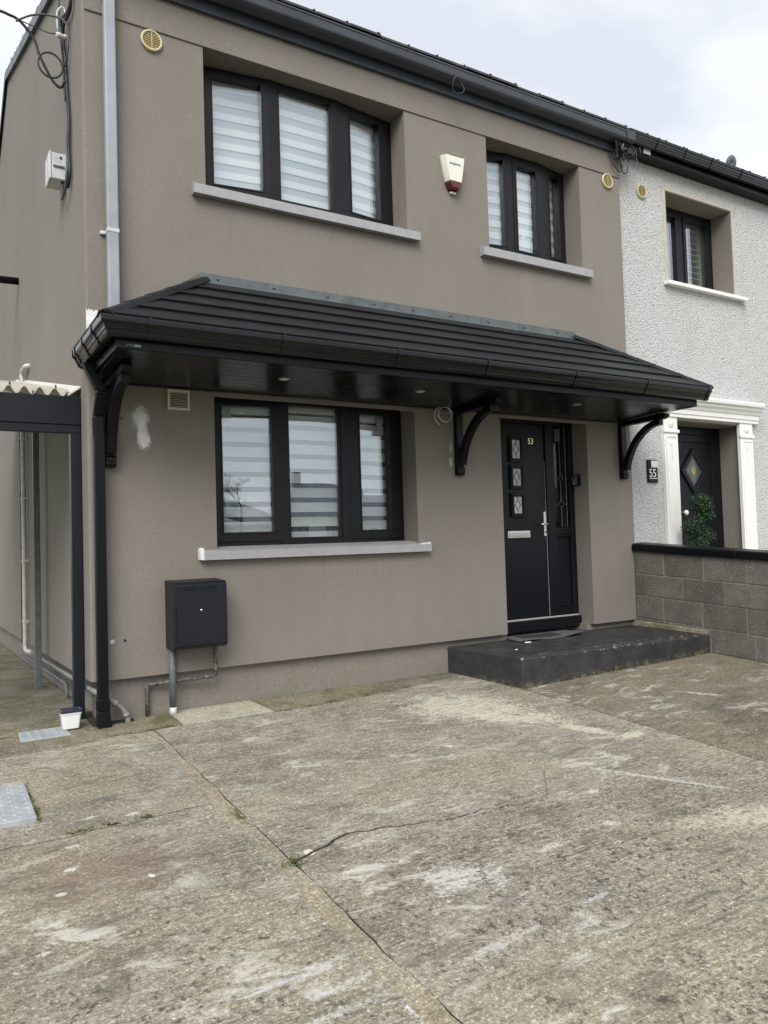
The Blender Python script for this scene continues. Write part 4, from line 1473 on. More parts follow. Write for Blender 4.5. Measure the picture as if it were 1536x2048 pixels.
m.tube([(3.60, -0.235, 0.227), (3.645, -0.25, 0.227)], 0.006, 8)
m.tube([(3.645, -0.25, 0.227), (3.668, -0.243, 0.230)], [0.006, 0.002], 8)
tag(m.build('litter_stub', M['white']), 'white crumpled litter stub lying on the doorstep by the mat', 'litter')
m = MB().lathe([(0.012, 0), (0.013, 0.004), (0.004, 0.007)], (3.33, -0.43, 0.211), 'z', 9)
tag(m.build('white_pebble', M['white']), 'single white pebble near the left edge of the doorstep', 'pebble')
# key safe on the right reveal of the door
ks = thing('key_safe', 'small dark key safe fixed to the reveal right of the door', 'key safe', (4.713, 0.15, 1.66))
MB().box(4.668, 4.7135, 0.100, 0.185, 1.660, 1.775).build('body', M['black_satin'], ks, bevel=0.008)
MB().box(4.660, 4.6678, 0.112, 0.173, 1.668, 1.765).build('cover', M['duct'], ks, bevel=0.004)
MB().lathe([(0.010, -0.0005), (0.009, -0.007)], (4.660, 0.142, 1.742), 'x', 10).build('button', M['black'], ks)

# ================================================================== ALARM BOX
al = thing('alarm_box', 'cream burglar alarm box with dark red base between the upstairs windows', 'alarm box', (3.14, 0, 4.28))


def shield(z0, z1, y, sx=1.0):
    def hw(z):
        t_ = (z - 4.285) / (4.585 - 4.285)
        return sx * (0.036 + 0.090 * min(1, max(0, t_)) ** 0.55)
    n = 12
    zs = [z0 + (z1 - z0) * i / n for i in range(n + 1)]
    return [(3.137 - hw(z), z) for z in zs] + [(3.137 + hw(z), z) for z in reversed(zs)]


def alarm_part(z0, z1, name, mat, yf):
    m = MB()
    A_ = shield(z0, z1, 0)
    B_ = [(3.137 + (x - 3.137) * 0.80, z0 + (z - z0) * 0.985 + (0.008 if z < (z0 + z1) / 2 and z0 < 4.3 else 0)) for x, z in A_]
    n = len(A_)
    m.add([(x, -0.001, z) for x, z in A_] + [(x, -0.030, z) for x, z in A_] + [(x, yf, z) for x, z in B_],
          [tuple(range(n)), tuple(range(3 * n - 1, 2 * n - 1, -1))] + [(i, (i + 1) % n, (i + 1) % n + n, i + n) for i in range(n)] +
          [(i + n, (i + 1) % n + n, (i + 1) % n + 2 * n, i + 2 * n) for i in range(n)])
    return m.build(name, mat, al, bevel=0.006)


alarm_part(4.352, 4.585, 'cover', M['alarm'], -0.078)
alarm_part(4.290, 4.3515, 'strobe_base', M['red'], -0.074)
MB().box(3.085, 3.205, -0.075, -0.035, 4.579, 4.5875).build('sounder_slot', M['lead_dark'], al)
link('lettering', text_mesh('acoperma', 0.036, front_mat(3.068, -0.0795, 4.500, 0.85, 0.2), 0.001), M['blue'], al)
MB().box(3.108, 3.168, -0.03, -0.002, 4.262, 4.276).build('cable_cap', M['white'], al, bevel=0.003)

# ================================================================== METER BOX AND ITS PIPES
mb = thing('meter_box', 'dark navy steel meter box with lower door on the front wall', 'meter box', (0.687, 0, 0.46))
m = MB()
m.prism_x([(-0.001, 0.462), (-0.190, 0.462), (-0.218, 0.480), (-0.218, 0.905), (-0.190, 0.923), (-0.001, 0.935)], 0.498, 0.877)
m.build('case', M['navy'], mb, bevel=0.007)
md = MB().box(0.518, 0.868, -0.2275, -0.2185, 0.486, 0.757).build('door', M['navy'], mb, bevel=0.004)
MB().lathe([(0.009, 0.0), (0.008, -0.005), (0.003, -0.006)], (0.688, -0.2276, 0.727), 'y', 12).build('lock', M['chrome'], md, smooth=True)
for (xa, xb) in ((0.566, 0.672), (0.692, 0.806)):
    for zc in (0.871, 0.887):
        MB().box(xa, xb, -0.2205, -0.2182, zc - 0.0048, zc + 0.0048).build('vent_slot', M['black'], mb)
dc = thing('meter_duct', 'blue grey plastic duct running from the meter box down to the ground', 'duct', (0.534, -0.03, 0))
MB().tube([(0.534, -0.032, 0.46), (0.534, -0.032, 0.25), (0.534, -0.030, 0.045)], 0.0235, 16).build('pipe', M['duct'], dc, smooth=True)
MB().tube([(0.534, -0.030, 0.050), (0.533, -0.030, -0.01)], 0.0248, 16).build('collar', M['pvc'], dc, smooth=True)


def bent(pts, r=0.02, n=5):
    out = [Vector(pts[0])]
    for a, b, c in zip(pts, pts[1:], pts[2:]):
        a, b, c = Vector(a), Vector(b), Vector(c)
        d1, d2 = (a - b).normalized(), (c - b).normalized()
        q0, q1 = b + d1 * r, b + d2 * r
        for i in range(n + 1):
            s = i / n
            out.append(q0.lerp(b, s).lerp(b.lerp(q1, s), s))
    out.append(Vector(pts[-1]))
    return out


m = MB().tube(bent([(0.841, -0.045, 0.47), (0.838, -0.045, 0.236), (0.385, 0.020, 0.216), (0.368, 0.024, 0.210), (0.370, 0.028, -0.02)], 0.018), 0.0145, 10)
cpipe = tag(m.build('copper_pipe', M['copper'], smooth=True), 'weathered copper gas pipe bending from the meter box to the ground', 'pipe')

# ================================================================== WASTE PIPES, GULLY, COVERS, TUB
m = MB().tube(bent([(0.012, 3.55, 0.10), (0.022, 0.02, 0.215), (0.075, -0.030, 0.185), (0.195, -0.030, 0.088), (0.225, -0.035, 0.02), (0.228, -0.035, -0.06)], 0.03), 0.019, 12)
m.tube([(0.137, -0.030, 0.135), (0.155, -0.030, 0.120)], 0.0235, 12)
m.tube([(0.212, -0.032, 0.052), (0.220, -0.034, 0.030)], 0.0235, 12)
m.tube([(0.020, 0.80, 0.19), (0.0215, 0.74, 0.192)], 0.0235, 12)
tag(m.build('waste_pipe', M['pipe_dull'], smooth=True), 'grey waste pipe coming round the house corner into the gully', 'pipe')
m = MB().tube(bent([(0.030, 4.6, -0.045), (0.030, 1.26, 0.085), (0.030, 1.24, -0.08)], 0.05), 0.014, 10)
tag(m.build('drain_pipe', M['duct'], smooth=True), 'thin grey pipe low along the side wall plinth', 'pipe')
pv = thing('soil_pipe', 'cream plastic pipe with bent top rising up the side wall', 'pipe', (-0.03, 3.52, 0.1))
MB().tube(bent([(-0.005, 3.20, 3.10), (-0.035, 3.20, 3.10), (-0.040, 3.52, 3.10), (-0.040, 3.52, 0.12), (0.0, 3.3, 0.12)], 0.06), 0.024, 12).build('pipe', M['pvc'], pv, smooth=True)
for z in (0.42, 1.06, 1.72, 2.36, 2.90):
    MB().tube([(-0.040, 3.52, z), (-0.040, 3.52, z + 0.025)], 0.029, 12).box(-0.04, -0.002, 3.44, 3.47, z, z + 0.025).build('pipe_clip', M['pvc'], pv)
cd = thing('side_conduit', 'thin dark conduit beside the cream pipe on the side wall', 'conduit', (-0.02, 3.95, 0.1))
MB().tube([(-0.020, 3.95, 3.12), (-0.020, 3.95, 0.16)], 0.014, 8).build('pipe', M['cable'], cd, smooth=True)
for z in (0.6, 1.2, 1.8, 2.4, 2.95):
    MB().box(-0.038, -0.001, 3.925, 3.975, z, z + 0.02).build('clip', M['cable'], cd)
m = MB()
ring(m, lambda u, w, z: (u, z, w), (0.045, 0.268, -0.062, 0.05), (0.06, 0.255, -0.055, 0.045), -0.12, -0.012)
m.box(0.046, 0.267, -0.061, 0.049, -0.14, -0.1205)
tag(m.build('gully', M['strip']), 'open drain gully at the foot of the black downpipe', 'drain')


def cover(name, label, x0, x1, y0, y1, th, nx, ny, tilt):
    t_ = thing(name, label, 'drain cover', ((x0 + x1) / 2, (y0 + y1) / 2, gz(0, (y0 + y1) / 2)))
    m = MB()
    poly = [(x0 + tilt, y1), (x0, y0), (x1, y0), (x1 - tilt, y1)]
    m.prism_z(poly, lambda x, y: gz(x, y) - 0.02, lambda x, y: gz(x, y) + th)
    m.build('plate', M['steel'], t_, bevel=0.004)
    m = MB()
    for i in range(nx):
        for j in range(ny):
            cx = x0 + (x1 - x0) * (i + 0.8 + 0.4 * (j % 2)) / (nx + 1)
            cy = y0 + (y1 - y0) * (j + 1) / (ny + 1)
            z = gz(cx, cy) + th
            a = R_(45 if (i + j) % 2 else -45)
            l, w = 0.011, 0.004
            c_, s_ = math.cos(a), math.sin(a)
            pts = [(-l, 0), (0, -w), (l, 0), (0, w)]
            vs = [(cx + px * c_ - py * s_, cy + px * s_ + py * c_, z) for px, py in pts] + [(cx, cy, z + 0.004)]
            m.add(vs, [(0, 1, 4), (1, 2, 4), (2, 3, 4), (3, 0, 4)])
    tr = m.build('tread_studs', M['steel'], t_)
    tr['kind'] = 'stuff'
    return t_


cover('inspection_cover', 'small galvanised tread plate cover beside the white tub', -0.45, -0.155, -0.168, 0.062, 0.006, 11, 8, 0.012)
cover('inspection_cover', 'larger galvanised tread plate cover standing proud at the left of the driveway', -1.10, -0.512, -1.515, -0.995, 0.022, 18, 15, 0.0)

tub = thing('plastic_tub', 'white plastic tub with navy lid standing by the black post', 'tub', (-0.14, -0.015, 0.0))


def rrect(cx, cy, hx, hy, r, n=4):
    out = []
    for sx, sy, a0 in ((1, 1, 0), (-1, 1, 90), (-1, -1, 180), (1, -1, 270)):
        for i in range(n + 1):
            a = R_(a0 + 90 * i / n)
            out.append((cx + sx * (hx - r) + r * math.cos(a), cy + sy * (hy - r) + r * math.sin(a)))
    return out


def loft(m, secs):
    n = len(secs[0][0])
    vs = [(x, y, z) for s, z in secs for x, y in s]
    fs = [tuple(range(n - 1, -1, -1)), tuple((len(secs) - 1) * n + i for i in range(n))]
    for k in range(len(secs) - 1):
        fs += [(k * n + i, k * n + (i + 1) % n, (k + 1) * n + (i + 1) % n, (k + 1) * n + i) for i in range(n)]
    return m.add(vs, fs)


bx_, by_ = -0.136, -0.015
loft(MB(), [(rrect(bx_, by_, 0.049, 0.046, 0.014), 0.007), (rrect(bx_, by_, 0.060, 0.056, 0.014), 0.098), (rrect(bx_, by_, 0.0635, 0.0595, 0.014), 0.099), (rrect(bx_, by_, 0.0645, 0.0605, 0.014), 0.112)]).build('tub_body', M['white'], tub, smooth=False, bevel=0.002)
loft(MB(), [(rrect(bx_, by_, 0.068, 0.064, 0.015), 0.1125), (rrect(bx_, by_, 0.068, 0.064, 0.015), 0.124), (rrect(bx_, by_, 0.060, 0.056, 0.013), 0.127), (rrect(bx_, by_, 0.056, 0.052, 0.012), 0.124)]).build('lid', M['navy_lid'], tub, bevel=0.002)

# ================================================================== LEAN-TO FRAME IN THE PASSAGE
lt = thing('lean_to', 'dark lean-to frame with corrugated sheet roof in the side passage', 'lean-to', (-0.8, 0.25, 0))
MB().box(-1.62, -0.004, 0.215, 0.262, 2.040, 2.238).build('beam', M['navy'], lt, bevel=0.004)
MB().box(-1.62, -0.004, 0.222, 0.275, 1.982, 2.0395).build('head_rail', M['navy'], lt, bevel=0.004)
MB().box(-0.074, -0.004, 0.222, 0.290, -0.01, 1.9815).build('post', M['navy'], lt, bevel=0.004)
MB().box(-1.62, -1.55, 0.222, 0.290, -0.01, 1.9815).build('post', M['navy'], lt, bevel=0.004)
MB().box(-0.112, -0.060, 2.02, 2.085, -0.06, 2.52).build('post', M['duct'], lt, bevel=0.004)
m = MB()
xs_ = [-1.65 + i * 0.012 for i in range(132)]


def cz_(x, y):
    return 2.268 + 0.028 * math.sin(2 * math.pi * x / 0.096) + 0.212 * (y - 0.23)


vs = []
for th in (0.0, -0.006):
    for y in (0.235, 2.3, 4.3):
        vs += [(x, y, cz_(x, y) + th) for x in xs_]
n = len(xs_)
fs = []
for s in (0, 3 * n):
    for r in range(2):
        for i in range(n - 1):
            q = s + r * n + i
            fs.append((q, q + 1, q + n + 1, q + n))
for i in range(n - 1):
    fs.append((i, i + 1, 3 * n + i + 1, 3 * n + i))
    fs.append((2 * n + i, 2 * n + i + 1, 5 * n + i + 1, 5 * n + i))
m.add(vs, fs)
m.build('corrugated_sheet', M['corr'], lt, smooth=True)
m = MB()
m.hexa([(-0.085, 0.205, 2.240), (-0.003, 0.205, 2.300), (-0.003, 4.3, 3.17), (-0.085, 4.3, 3.11), (-0.085, 0.205, 2.250), (-0.003, 0.205, 2.312), (-0.003, 4.3, 3.18), (-0.085, 4.3, 3.12)])
m.build('edge_flashing', M['pvc'], lt)
for i in range(12):
    x = -1.60 + 0.144 * i
    MB().lathe([(0.006, 0), (0.006, 0.02), (0.002, 0.024)], (x, 0.25, cz_(x, 0.25) - 0.002), 'z', 6).build('roof_screw', M['lead_dark'], lt)

# ================================================================== CABLES ON THE GABLE
tb = thing('junction_box', 'light grey cable junction box on the gable wall below the cable bundle', 'junction box', (-0.05, 0.75, 4.0))
m = MB().box(-0.110, -0.001, 0.66, 0.86, 3.975, 4.175)
m.build('case', M['ltgrey'], tb, bevel=0.006)
MB().box(-0.128, -0.1105, 0.655, 0.865, 3.97, 4.18).build('lid', M['ltgrey'], tb, bevel=0.006)
MB().box(-0.10, -0.02, 0.648, 0.6595, 4.065, 4.075).build('catch', M['duct'], tb)
MB().lathe([(0.010, 0), (0.009, -0.006)], (-0.045, 0.6595, 4.14), 'y', 10).build('knockout', M['lead_dark'], tb)
MB().tube([(-0.03, 0.70, 3.975), (-0.03, 0.70, 3.92)], 0.010, 8).build('gland', M['black'], tb)

wires = [
    ('cable_bundle', 'thickest grey cable running down the gable beside the corner', M['cable'], 0.011,
     [(-0.03, 0.18, 5.30), (-0.03, 0.22, 5.10), (-0.035, 0.34, 5.08), (-0.04, 0.58, 5.17), (-0.03, 0.62, 5.05), (-0.03, 0.58, 4.85), (-0.03, 0.52, 4.55), (-0.025, 0.46, 4.32), (-0.03, 0.47, 4.15), (-0.03, 0.46, 4.05),
      (-0.035, 0.44, 3.95), (-0.04, 0.50, 3.84), (-0.045, 0.62, 3.81), (-0.04, 0.70, 3.86), (-0.03, 0.70, 3.93)]),
    ('cable_bundle', 'black cable taped along the grey cable on the gable', M['cable_black'], 0.012,
     [(-0.02, 0.25, 5.30), (-0.02, 0.30, 5.08), (-0.03, 0.55, 5.10), (-0.02, 0.55, 4.85), (-0.02, 0.48, 4.55), (-0.02, 0.42, 4.32), (-0.02, 0.44, 4.10), (-0.02, 0.42, 3.92), (-0.02, 0.50, 3.85)]),
    ('hanging_wire', 'thin dark wire dropping from the verge to the cable bundle', M['cable_black'], 0.006,
     [(-0.04, 0.67, 5.55), (-0.04, 0.66, 5.21), (-0.04, 0.60, 4.99), (-0.035, 0.55, 4.82), (-0.03, 0.50, 4.5)]),
    ('cable_hook', 'pale bent cable arch above the insulator on the gable', M['ltgrey'], 0.008,
     [(-0.075, 0.50, 5.02), (-0.08, 0.50, 5.15), (-0.055, 0.50, 5.205), (-0.03, 0.50, 5.205), (-0.02, 0.48, 5.12)]),
    ('drop_cable', 'black overhead cable coming in from the left to the gable', M['cable_black'], 0.010,
     [(-6.0, 0.9, 5.9), (-3.0, 0.75, 5.35), (-1.2, 0.60, 5.12), (-0.651, 0.55, 5.085), (-0.456, 0.55, 5.076), (-0.403, 0.55, 5.068), (-0.342, 0.55, 5.054), (-0.281, 0.55, 5.001), (-0.227, 0.55, 4.926), (-0.197, 0.55, 4.827),
      (-0.133, 0.55, 4.699), (-0.091, 0.55, 4.641), (-0.052, 0.54, 4.621), (-0.03, 0.50, 4.66)]),
    ('looping_cable', 'grey cable arching from the overhead line to the bundle', M['cable'], 0.008,
     [(-0.35, 0.54, 5.03), (-0.327, 0.50, 5.028), (-0.259, 0.50, 5.078), (-0.189, 0.50, 5.109), (-0.120, 0.50, 5.122), (-0.049, 0.48, 5.110), (-0.020, 0.42, 5.02), (-0.02, 0.42, 4.86), (-0.03, 0.5, 4.76)]),
    ('stay_wire', 'thin stay wire with small clips tied to the insulator', M['cable_black'], 0.004,
     [(-0.075, 0.52, 5.010), (-0.129, 0.55, 5.02), (-0.185, 0.57, 5.04), (-0.296, 0.58, 5.065), (-0.36, 0.57, 5.066)]),
]
for nm, lb_, mt_, r, pts in wires:
    P_ = [Vector(q) for q in pts]
    fine = []
    for i in range(len(P_) - 1):
        p0, p1, p2, p3 = P_[max(i - 1, 0)], P_[i], P_[i + 1], P_[min(i + 2, len(P_) - 1)]
        for k in range(4):
            s = k / 4
            fine.append(0.5 * ((2 * p1) + (p2 - p0) * s + (2 * p0 - 5 * p1 + 4 * p2 - p3) * s * s + (3 * p1 - p0 - 3 * p2 + p3) * s ** 3))
    fine.append(P_[-1])
    tag(MB().tube(fine, r, 6).build(nm, mt_, smooth=True), lb_, 'cable')
m = MB()
m.tube([(-0.130 + 0.083 * math.cos(a), 0.50, 4.745 + 0.093 * math.sin(a)) for a in [i * 2 * math.pi / 26 for i in range(26)]], 0.007, 6, closed=True)
tag(m.build('cable_loop', M['cable_black'], smooth=True), 'round loop of spare black cable on the gable', 'cable')
ins = thing('insulator', 'ivory porcelain insulator knob fixed to the gable wall', 'insulator', (0, 0.5, 4.985))
MB().lathe([(0.018, 0.0), (0.020, -0.03), (0.014, -0.045), (0.021, -0.06), (0.021, -0.082), (0.012, -0.088)], (-0.001, 0.50, 4.990), 'x', 14).build('knob', M['porcelain'], ins, smooth=True)

# tangle of wires where the two roofs meet
tg = thing('wire_tangle', 'tangled wires and small clamps under the gutter where the two houses meet', 'wires', (5.35, -0.05, 5.0))
random.seed(21)
for k in range(20):
    pts = [Vector((5.20 + 0.28 * random.random(), -0.06 - 0.06 * random.random(), 5.14 + 0.08 * random.random()))]
    for i in range(6):
        pts.append(pts[-1] + Vector((random.uniform(-0.07, 0.07), random.uniform(-0.02, 0.02), random.uniform(-0.075, 0.045))))
    pts = [Vector((min(max(q.x, 5.15), 5.52), min(q.y, -0.02), min(max(q.z, 4.95), 5.22))) for q in pts]
    MB().tube(pts, random.choice((0.005, 0.007, 0.009)), 5).build('wire', M['cable_black'] if k % 4 else M['cable'], tg)
MB().tube([(5.17, -0.04, 5.13), (5.20, -0.05, 5.02), (5.30, -0.04, 4.95), (5.345, -0.03, 4.97)], 0.006, 5).build('wire', M['cable_black'], tg)
MB().tube([(5.17, -0.04, 5.13), (5.27, -0.06, 5.12), (5.34, -0.05, 5.0)], 0.008, 5).build('wire', M['cable_black'], tg)
MB().box(5.36, 5.47, -0.12, -0.045, 5.13, 5.19).build('clamp', M['cable_black'], tg, bevel=0.006)
MB().box(5.32, 5.40, -0.085, -0.02, 5.10, 5.16).build('clamp', M['duct'], tg, bevel=0.006)
m = MB()
m.tube([(5.40 + 0.055 * math.cos(a), -0.03, 5.03 + 0.07 * math.sin(a)) for a in [R_(-200 + 220 * i / 14) for i in range(15)]], 0.005, 5)
m.build('wire', M['cable_black'], tg)

# ================================================================== BOUNDARY WALL
bw = thing('boundary_wall', 'low grey concrete block wall with black coping between the two drives', 'wall', (5.43, -2.5, 0))
SLP = 0.0575
random.seed(5)
joints = {0: 0.0, 1: 0.36, 2: 0.13, 3: 0.345, 4: 0.62}
tops = {1: 0.979, 2: 0.749, 3: 0.530, 4: 0.302, 5: 0.078}
hts = {1: 0.222, 2: 0.211, 3: 0.220, 4: 0.216, 5: 0.216}
first = {1: 0.36, 2: 0.135, 3: 0.340, 4: 0.41, 5: 0.2}
BY1 = -8.9


def hexblock(x0, x1, ya, yb, za, zb_):
    m = MB()
    s = lambda y: SLP * y
    m.hexa([(x0, ya, za + s(ya)), (x1, ya, za + s(ya)), (x1, yb, za + s(yb)), (x0, yb, za + s(yb)),
            (x0, ya, zb_ + s(ya)), (x1, ya, zb_ + s(ya)), (x1, yb, zb_ + s(yb)), (x0, yb, zb_ + s(yb))])
    return m


hexblock(5.328, 5.532, BY1, -0.012, -0.35, 0.990).build('mortar_core', M['mortar'], bw)
for c in range(1, 6):
    y = -0.012
    w = first[c]
    while y > BY1 + 0.05:
        yb = max(BY1, y - w + 0.010)
        dx = random.uniform(-0.002, 0.002)
        o = hexblock(5.3195 + dx, 5.538, yb, y, tops[c] - hts[c], tops[c]).build('block', M['block'], bw, bevel=0.006)
        y = yb - 0.010
        w = 0.445 + random.uniform(-0.006, 0.006)
# coping stones
y = 0.0
while y > BY1:
    yb = max(BY1, y - 1.18)
    m = MB()
    m.prism_y([(5.292, 0.986), (5.292, 1.040), (5.310, 1.060), (5.43, 1.072), (5.550, 1.060), (5.566, 1.040), (5.566, 0.986)], yb + 0.006, y)
    m.v = [(a, b_, c_ + 0.066 * b_) for a, b_, c_ in m.v]
    m.build('coping_stone', M['black_satin'], bw, bevel=0.006)
    y = yb
m = MB()
m.prism_y([(5.2905, 0.19), (5.3205, 0.19), (5.3205, 0.275), (5.305, 0.262)], -0.84, 0.055)
m.v = [(a + 0.004 * math.sin(b_ * 30), b_, c_ + 0.04 * min(b_, 0)) for a, b_, c_ in m.v]
m.build('mortar_fillet', M['strip'], bw)


# ================================================================== NEIGHBOUR'S HOUSE
nh = thing('neighbour_house', 'white pebbledashed terraced house with black roof edge and white door surround', 'house', (8.0, 0.1, 0))
NY = 0.10
NX1 = 11.9
NW = (6.150, 7.430, 3.955, 5.055)
ND = (6.10, 7.37, -0.2, 2.415)
link('front_wall', wall_front(XR + 0.004, NX1, -0.2, 5.300, [NW, ND], NY, NY + 0.42), M['dash'], nh)
m = MB()
P = lambda u, w, z: (u, w, z)
# smooth painted bands round the window opening, with reveals
m = MB().box(NW[0], 7.398, NY - 0.004, NY + 0.30, 5.012, 5.0545)
m.build('window_band', M['cream_trim'], nh)
MB().box(NW[0] + 0.0005, 6.200, NY - 0.004, NY + 0.30, 3.956, 5.0115).build('window_band', M['cream_trim'], nh)
MB().box(7.398, 7.4295, NY - 0.004, NY + 0.30, 3.956, 5.0545).build('window_band', M['cream_trim'], nh)
MB().box(6.2005, 7.3975, NY + 0.001, NY + 0.30, 5.0005, 5.0118).build('window_reveal', M['taupe_plain'], nh)
MB().box(7.386, 7.3975, NY + 0.001, NY + 0.30, 3.97, 5.000).build('window_reveal', M['taupe_plain'], nh)
MB().box(6.2005, 6.212, NY + 0.001, NY + 0.30, 3.97, 5.000).build('window_reveal', M['taupe_plain'], nh)
m = MB()
m.prism_x([(NY - 0.07, 3.920), (NY - 0.07, 3.958), (NY + 0.30, 3.985), (NY + 0.30, 3.92)], 6.2125, 7.3855)
sl = m.build('window_sill', M['white'], nh)
for a, b in ((6.110, 6.212), (7.386, 7.560)):
    m = MB()
    m.prism_x([(NY - 0.07, 3.9202), (NY - 0.07, 3.9578), (NY - 0.0045, 3.963), (NY - 0.0045, 3.9202)], a, b)
    m.build('sill_end', M['white'], sl)
yW = NY + 0.262
m = MB()
ring(m, P, (6.213, 7.385, 3.986, 4.999), (6.270, 7.328, 4.036, 4.945), yW, yW + 0.065)
m.box(6.735, 6.835, yW + 0.001, yW + 0.064, 4.0365, 4.9445)
nwin = m.build('window', M['frame'], nh, bevel=0.005)
m = MB()
ring(m, P, (6.836, 7.327, 4.037, 4.944), (6.885, 7.280, 4.085, 4.895), yW - 0.012, yW + 0.05)
m.build('sash', M['frame'], nwin, bevel=0.005)
m = MB()
ring(m, P, (6.271, 6.734, 4.037, 4.944), (6.318, 6.690, 4.085, 4.895), yW - 0.012, yW + 0.05)
m.build('sash', M['frame'], nwin, bevel=0.005)
MB().box(6.884, 7.281, yW + 0.02, yW + 0.036, 4.084, 4.896).build('glass_pane', M['glass'], nwin)
MB().box(6.317, 6.691, yW + 0.02, yW + 0.036, 4.084, 4.896).build('glass_pane', M['glass'], nwin)
for (xa, xb, lab) in ((6.850, 7.315, 'grey louvred shutter behind the right pane of the neighbour window'), (6.285, 6.725, 'grey louvred shutter behind the left pane of the neighbour window')):
    sh = thing('louvred_shutter', lab, 'shutter', ((xa + xb) / 2, yW + 0.13, 4.0), 'shutters in the neighbour window')
    m = MB()
    ring(m, P, (xa, xb, 4.04, 4.94), (xa + 0.045, xb - 0.045, 4.085, 4.885), yW + 0.11, yW + 0.145)
    m.build('shutter_frame', M['shutter'], sh)
    for i in range(11):
        z = 4.108 + i * 0.0735
        m = MB()
        m.hexa([(xa + 0.046, yW + 0.098, z), (xb - 0.046, yW + 0.098, z), (xb - 0.046, yW + 0.158, z + 0.036), (xa + 0.046, yW + 0.158, z + 0.036),
                (xa + 0.046, yW + 0.098, z + 0.008), (xb - 0.046, yW + 0.098, z + 0.008), (xb - 0.046, yW + 0.158, z + 0.044), (xa + 0.046, yW + 0.158, z + 0.044)])
        m.build('slat', M['shutter'], sh)
MB().box(XR + 0.2, NX1, NY + 1.6, NY + 1.7, -0.1, 5.3).build('partition', M['inside'], nh)
MB().box(XR + 0.01, NX1, NY + 0.4205, NY + 1.6, 5.21, 5.29).build('ceiling', M['inside'], nh)
MB().box(XR + 0.01, NX1, NY + 0.4205, NY + 1.6, 2.6, 2.75).build('upper_floor', M['inside'], nh)
round_vent(5.80, 4.905, NY - 0.0005, 0.079, nh, M['cream_pale'])

# eaves of the neighbour
MB().box(XR + 0.03, NX1, -0.015, NY - 0.0005, 5.236, 5.285).build('soffit', M['black_satin'], nh)
MB().box(XR + 0.055, NX1, -0.040, -0.0155, 5.236, 5.385).build('fascia_board', M['black_satin'], nh)
prof2 = [(0.041, 5.315), (0.070, 5.288), (0.085, 5.288), (0.100, 5.300), (0.104, 5.318), (0.114, 5.322), (0.118, 5.340), (0.128, 5.344), (0.131, 5.366), (0.140, 5.372), (0.142, 5.396), (0.132, 5.398),
         (0.12, 5.35), (0.085, 5.305), (0.045, 5.33)]
m = MB()
m.prism_x([(-o, z) for o, z in prof2], 5.421, NX1)
ng = m.build('roof_gutter', M['black'], nh)
for x in (5.84, 6.30, 6.76, 7.31, 7.9):
    m = MB()
    m.prism_x([(-(o + 0.006), z - 0.004 if z < 5.38 else z + 0.006) for o, z in prof2[:12]] + [(-0.042, 5.40)], x - 0.011, x + 0.011)
    m.build('gutter_union', M['black'], ng)
MB().box(5.69, 5.80, -0.055, -0.0405, 5.245, 5.30).build('cable_bracket', M['ltgrey'], nh, bevel=0.004)
roof_slab(XR + 0.063, NX1 + 0.1, 'roof', nh)
sd = thing('satellite_dish', 'small satellite dish on a mast above the neighbour roof', 'satellite dish', (9.62, 1.5, 5.9))
MB().tube([(9.62, 1.55, 5.9), (9.62, 1.55, 6.72)], 0.018, 8).build('mast', M['duct'], sd)
vs = []
m = MB()
m.lathe([(0.11, 0.02), (0.08, 0.008), (0.04, 0.002), (0.004, 0.0), (0.004, -0.006), (0.08, 0.003), (0.113, 0.015)], (0, 0, 0), 'y', 20)
rot = Matrix.Translation((9.62, 1.5, 6.76)) @ Matrix.Rotation(R_(-4), 4, 'Z') @ Matrix.Rotation(R_(18), 4, 'X')
m.v = [tuple(rot @ Vector(q)) for q in m.v]
m.build('dish', M['duct'], sd, smooth=True)

# door with its classical surround
MB().box(6.1005, 6.1115, NY + 0.001, NY + 0.30, -0.1, 2.402).build('door_reveal', M['taupe_plain'], nh)
MB().box(7.3585, 7.3695, NY + 0.001, NY + 0.30, -0.1, 2.402).build('door_reveal', M['taupe_plain'], nh)
MB().box(6.1005, 7.3695, NY + 0.001, NY + 0.30, 2.4025, 2.4145).build('door_reveal', M['taupe_plain'], nh)
yN = NY + 0.262
m = MB()
m.box(6.112, 6.20, yN, yN + 0.07, 0.0, 2.402).box(7.27, 7.358, yN, yN + 0.07, 0.0, 2.402).box(6.20, 7.27, yN, yN + 0.07, 2.31, 2.402)
ndf = m.build('door_frame', M['door'], nh, bevel=0.006)
nd = MB().box(6.202, 7.268, yN + 0.025, yN + 0.062, 0.02, 2.308).build('door', M['door'], nh, bevel=0.004)
m = MB()
ring(m, P, (6.2015, 7.2685, 0.02, 2.3085), (6.30, 7.19, 0.15, 2.22), yN + 0.006, yN + 0.0248)
m.build('door_stile', M['door'], nd, bevel=0.006)
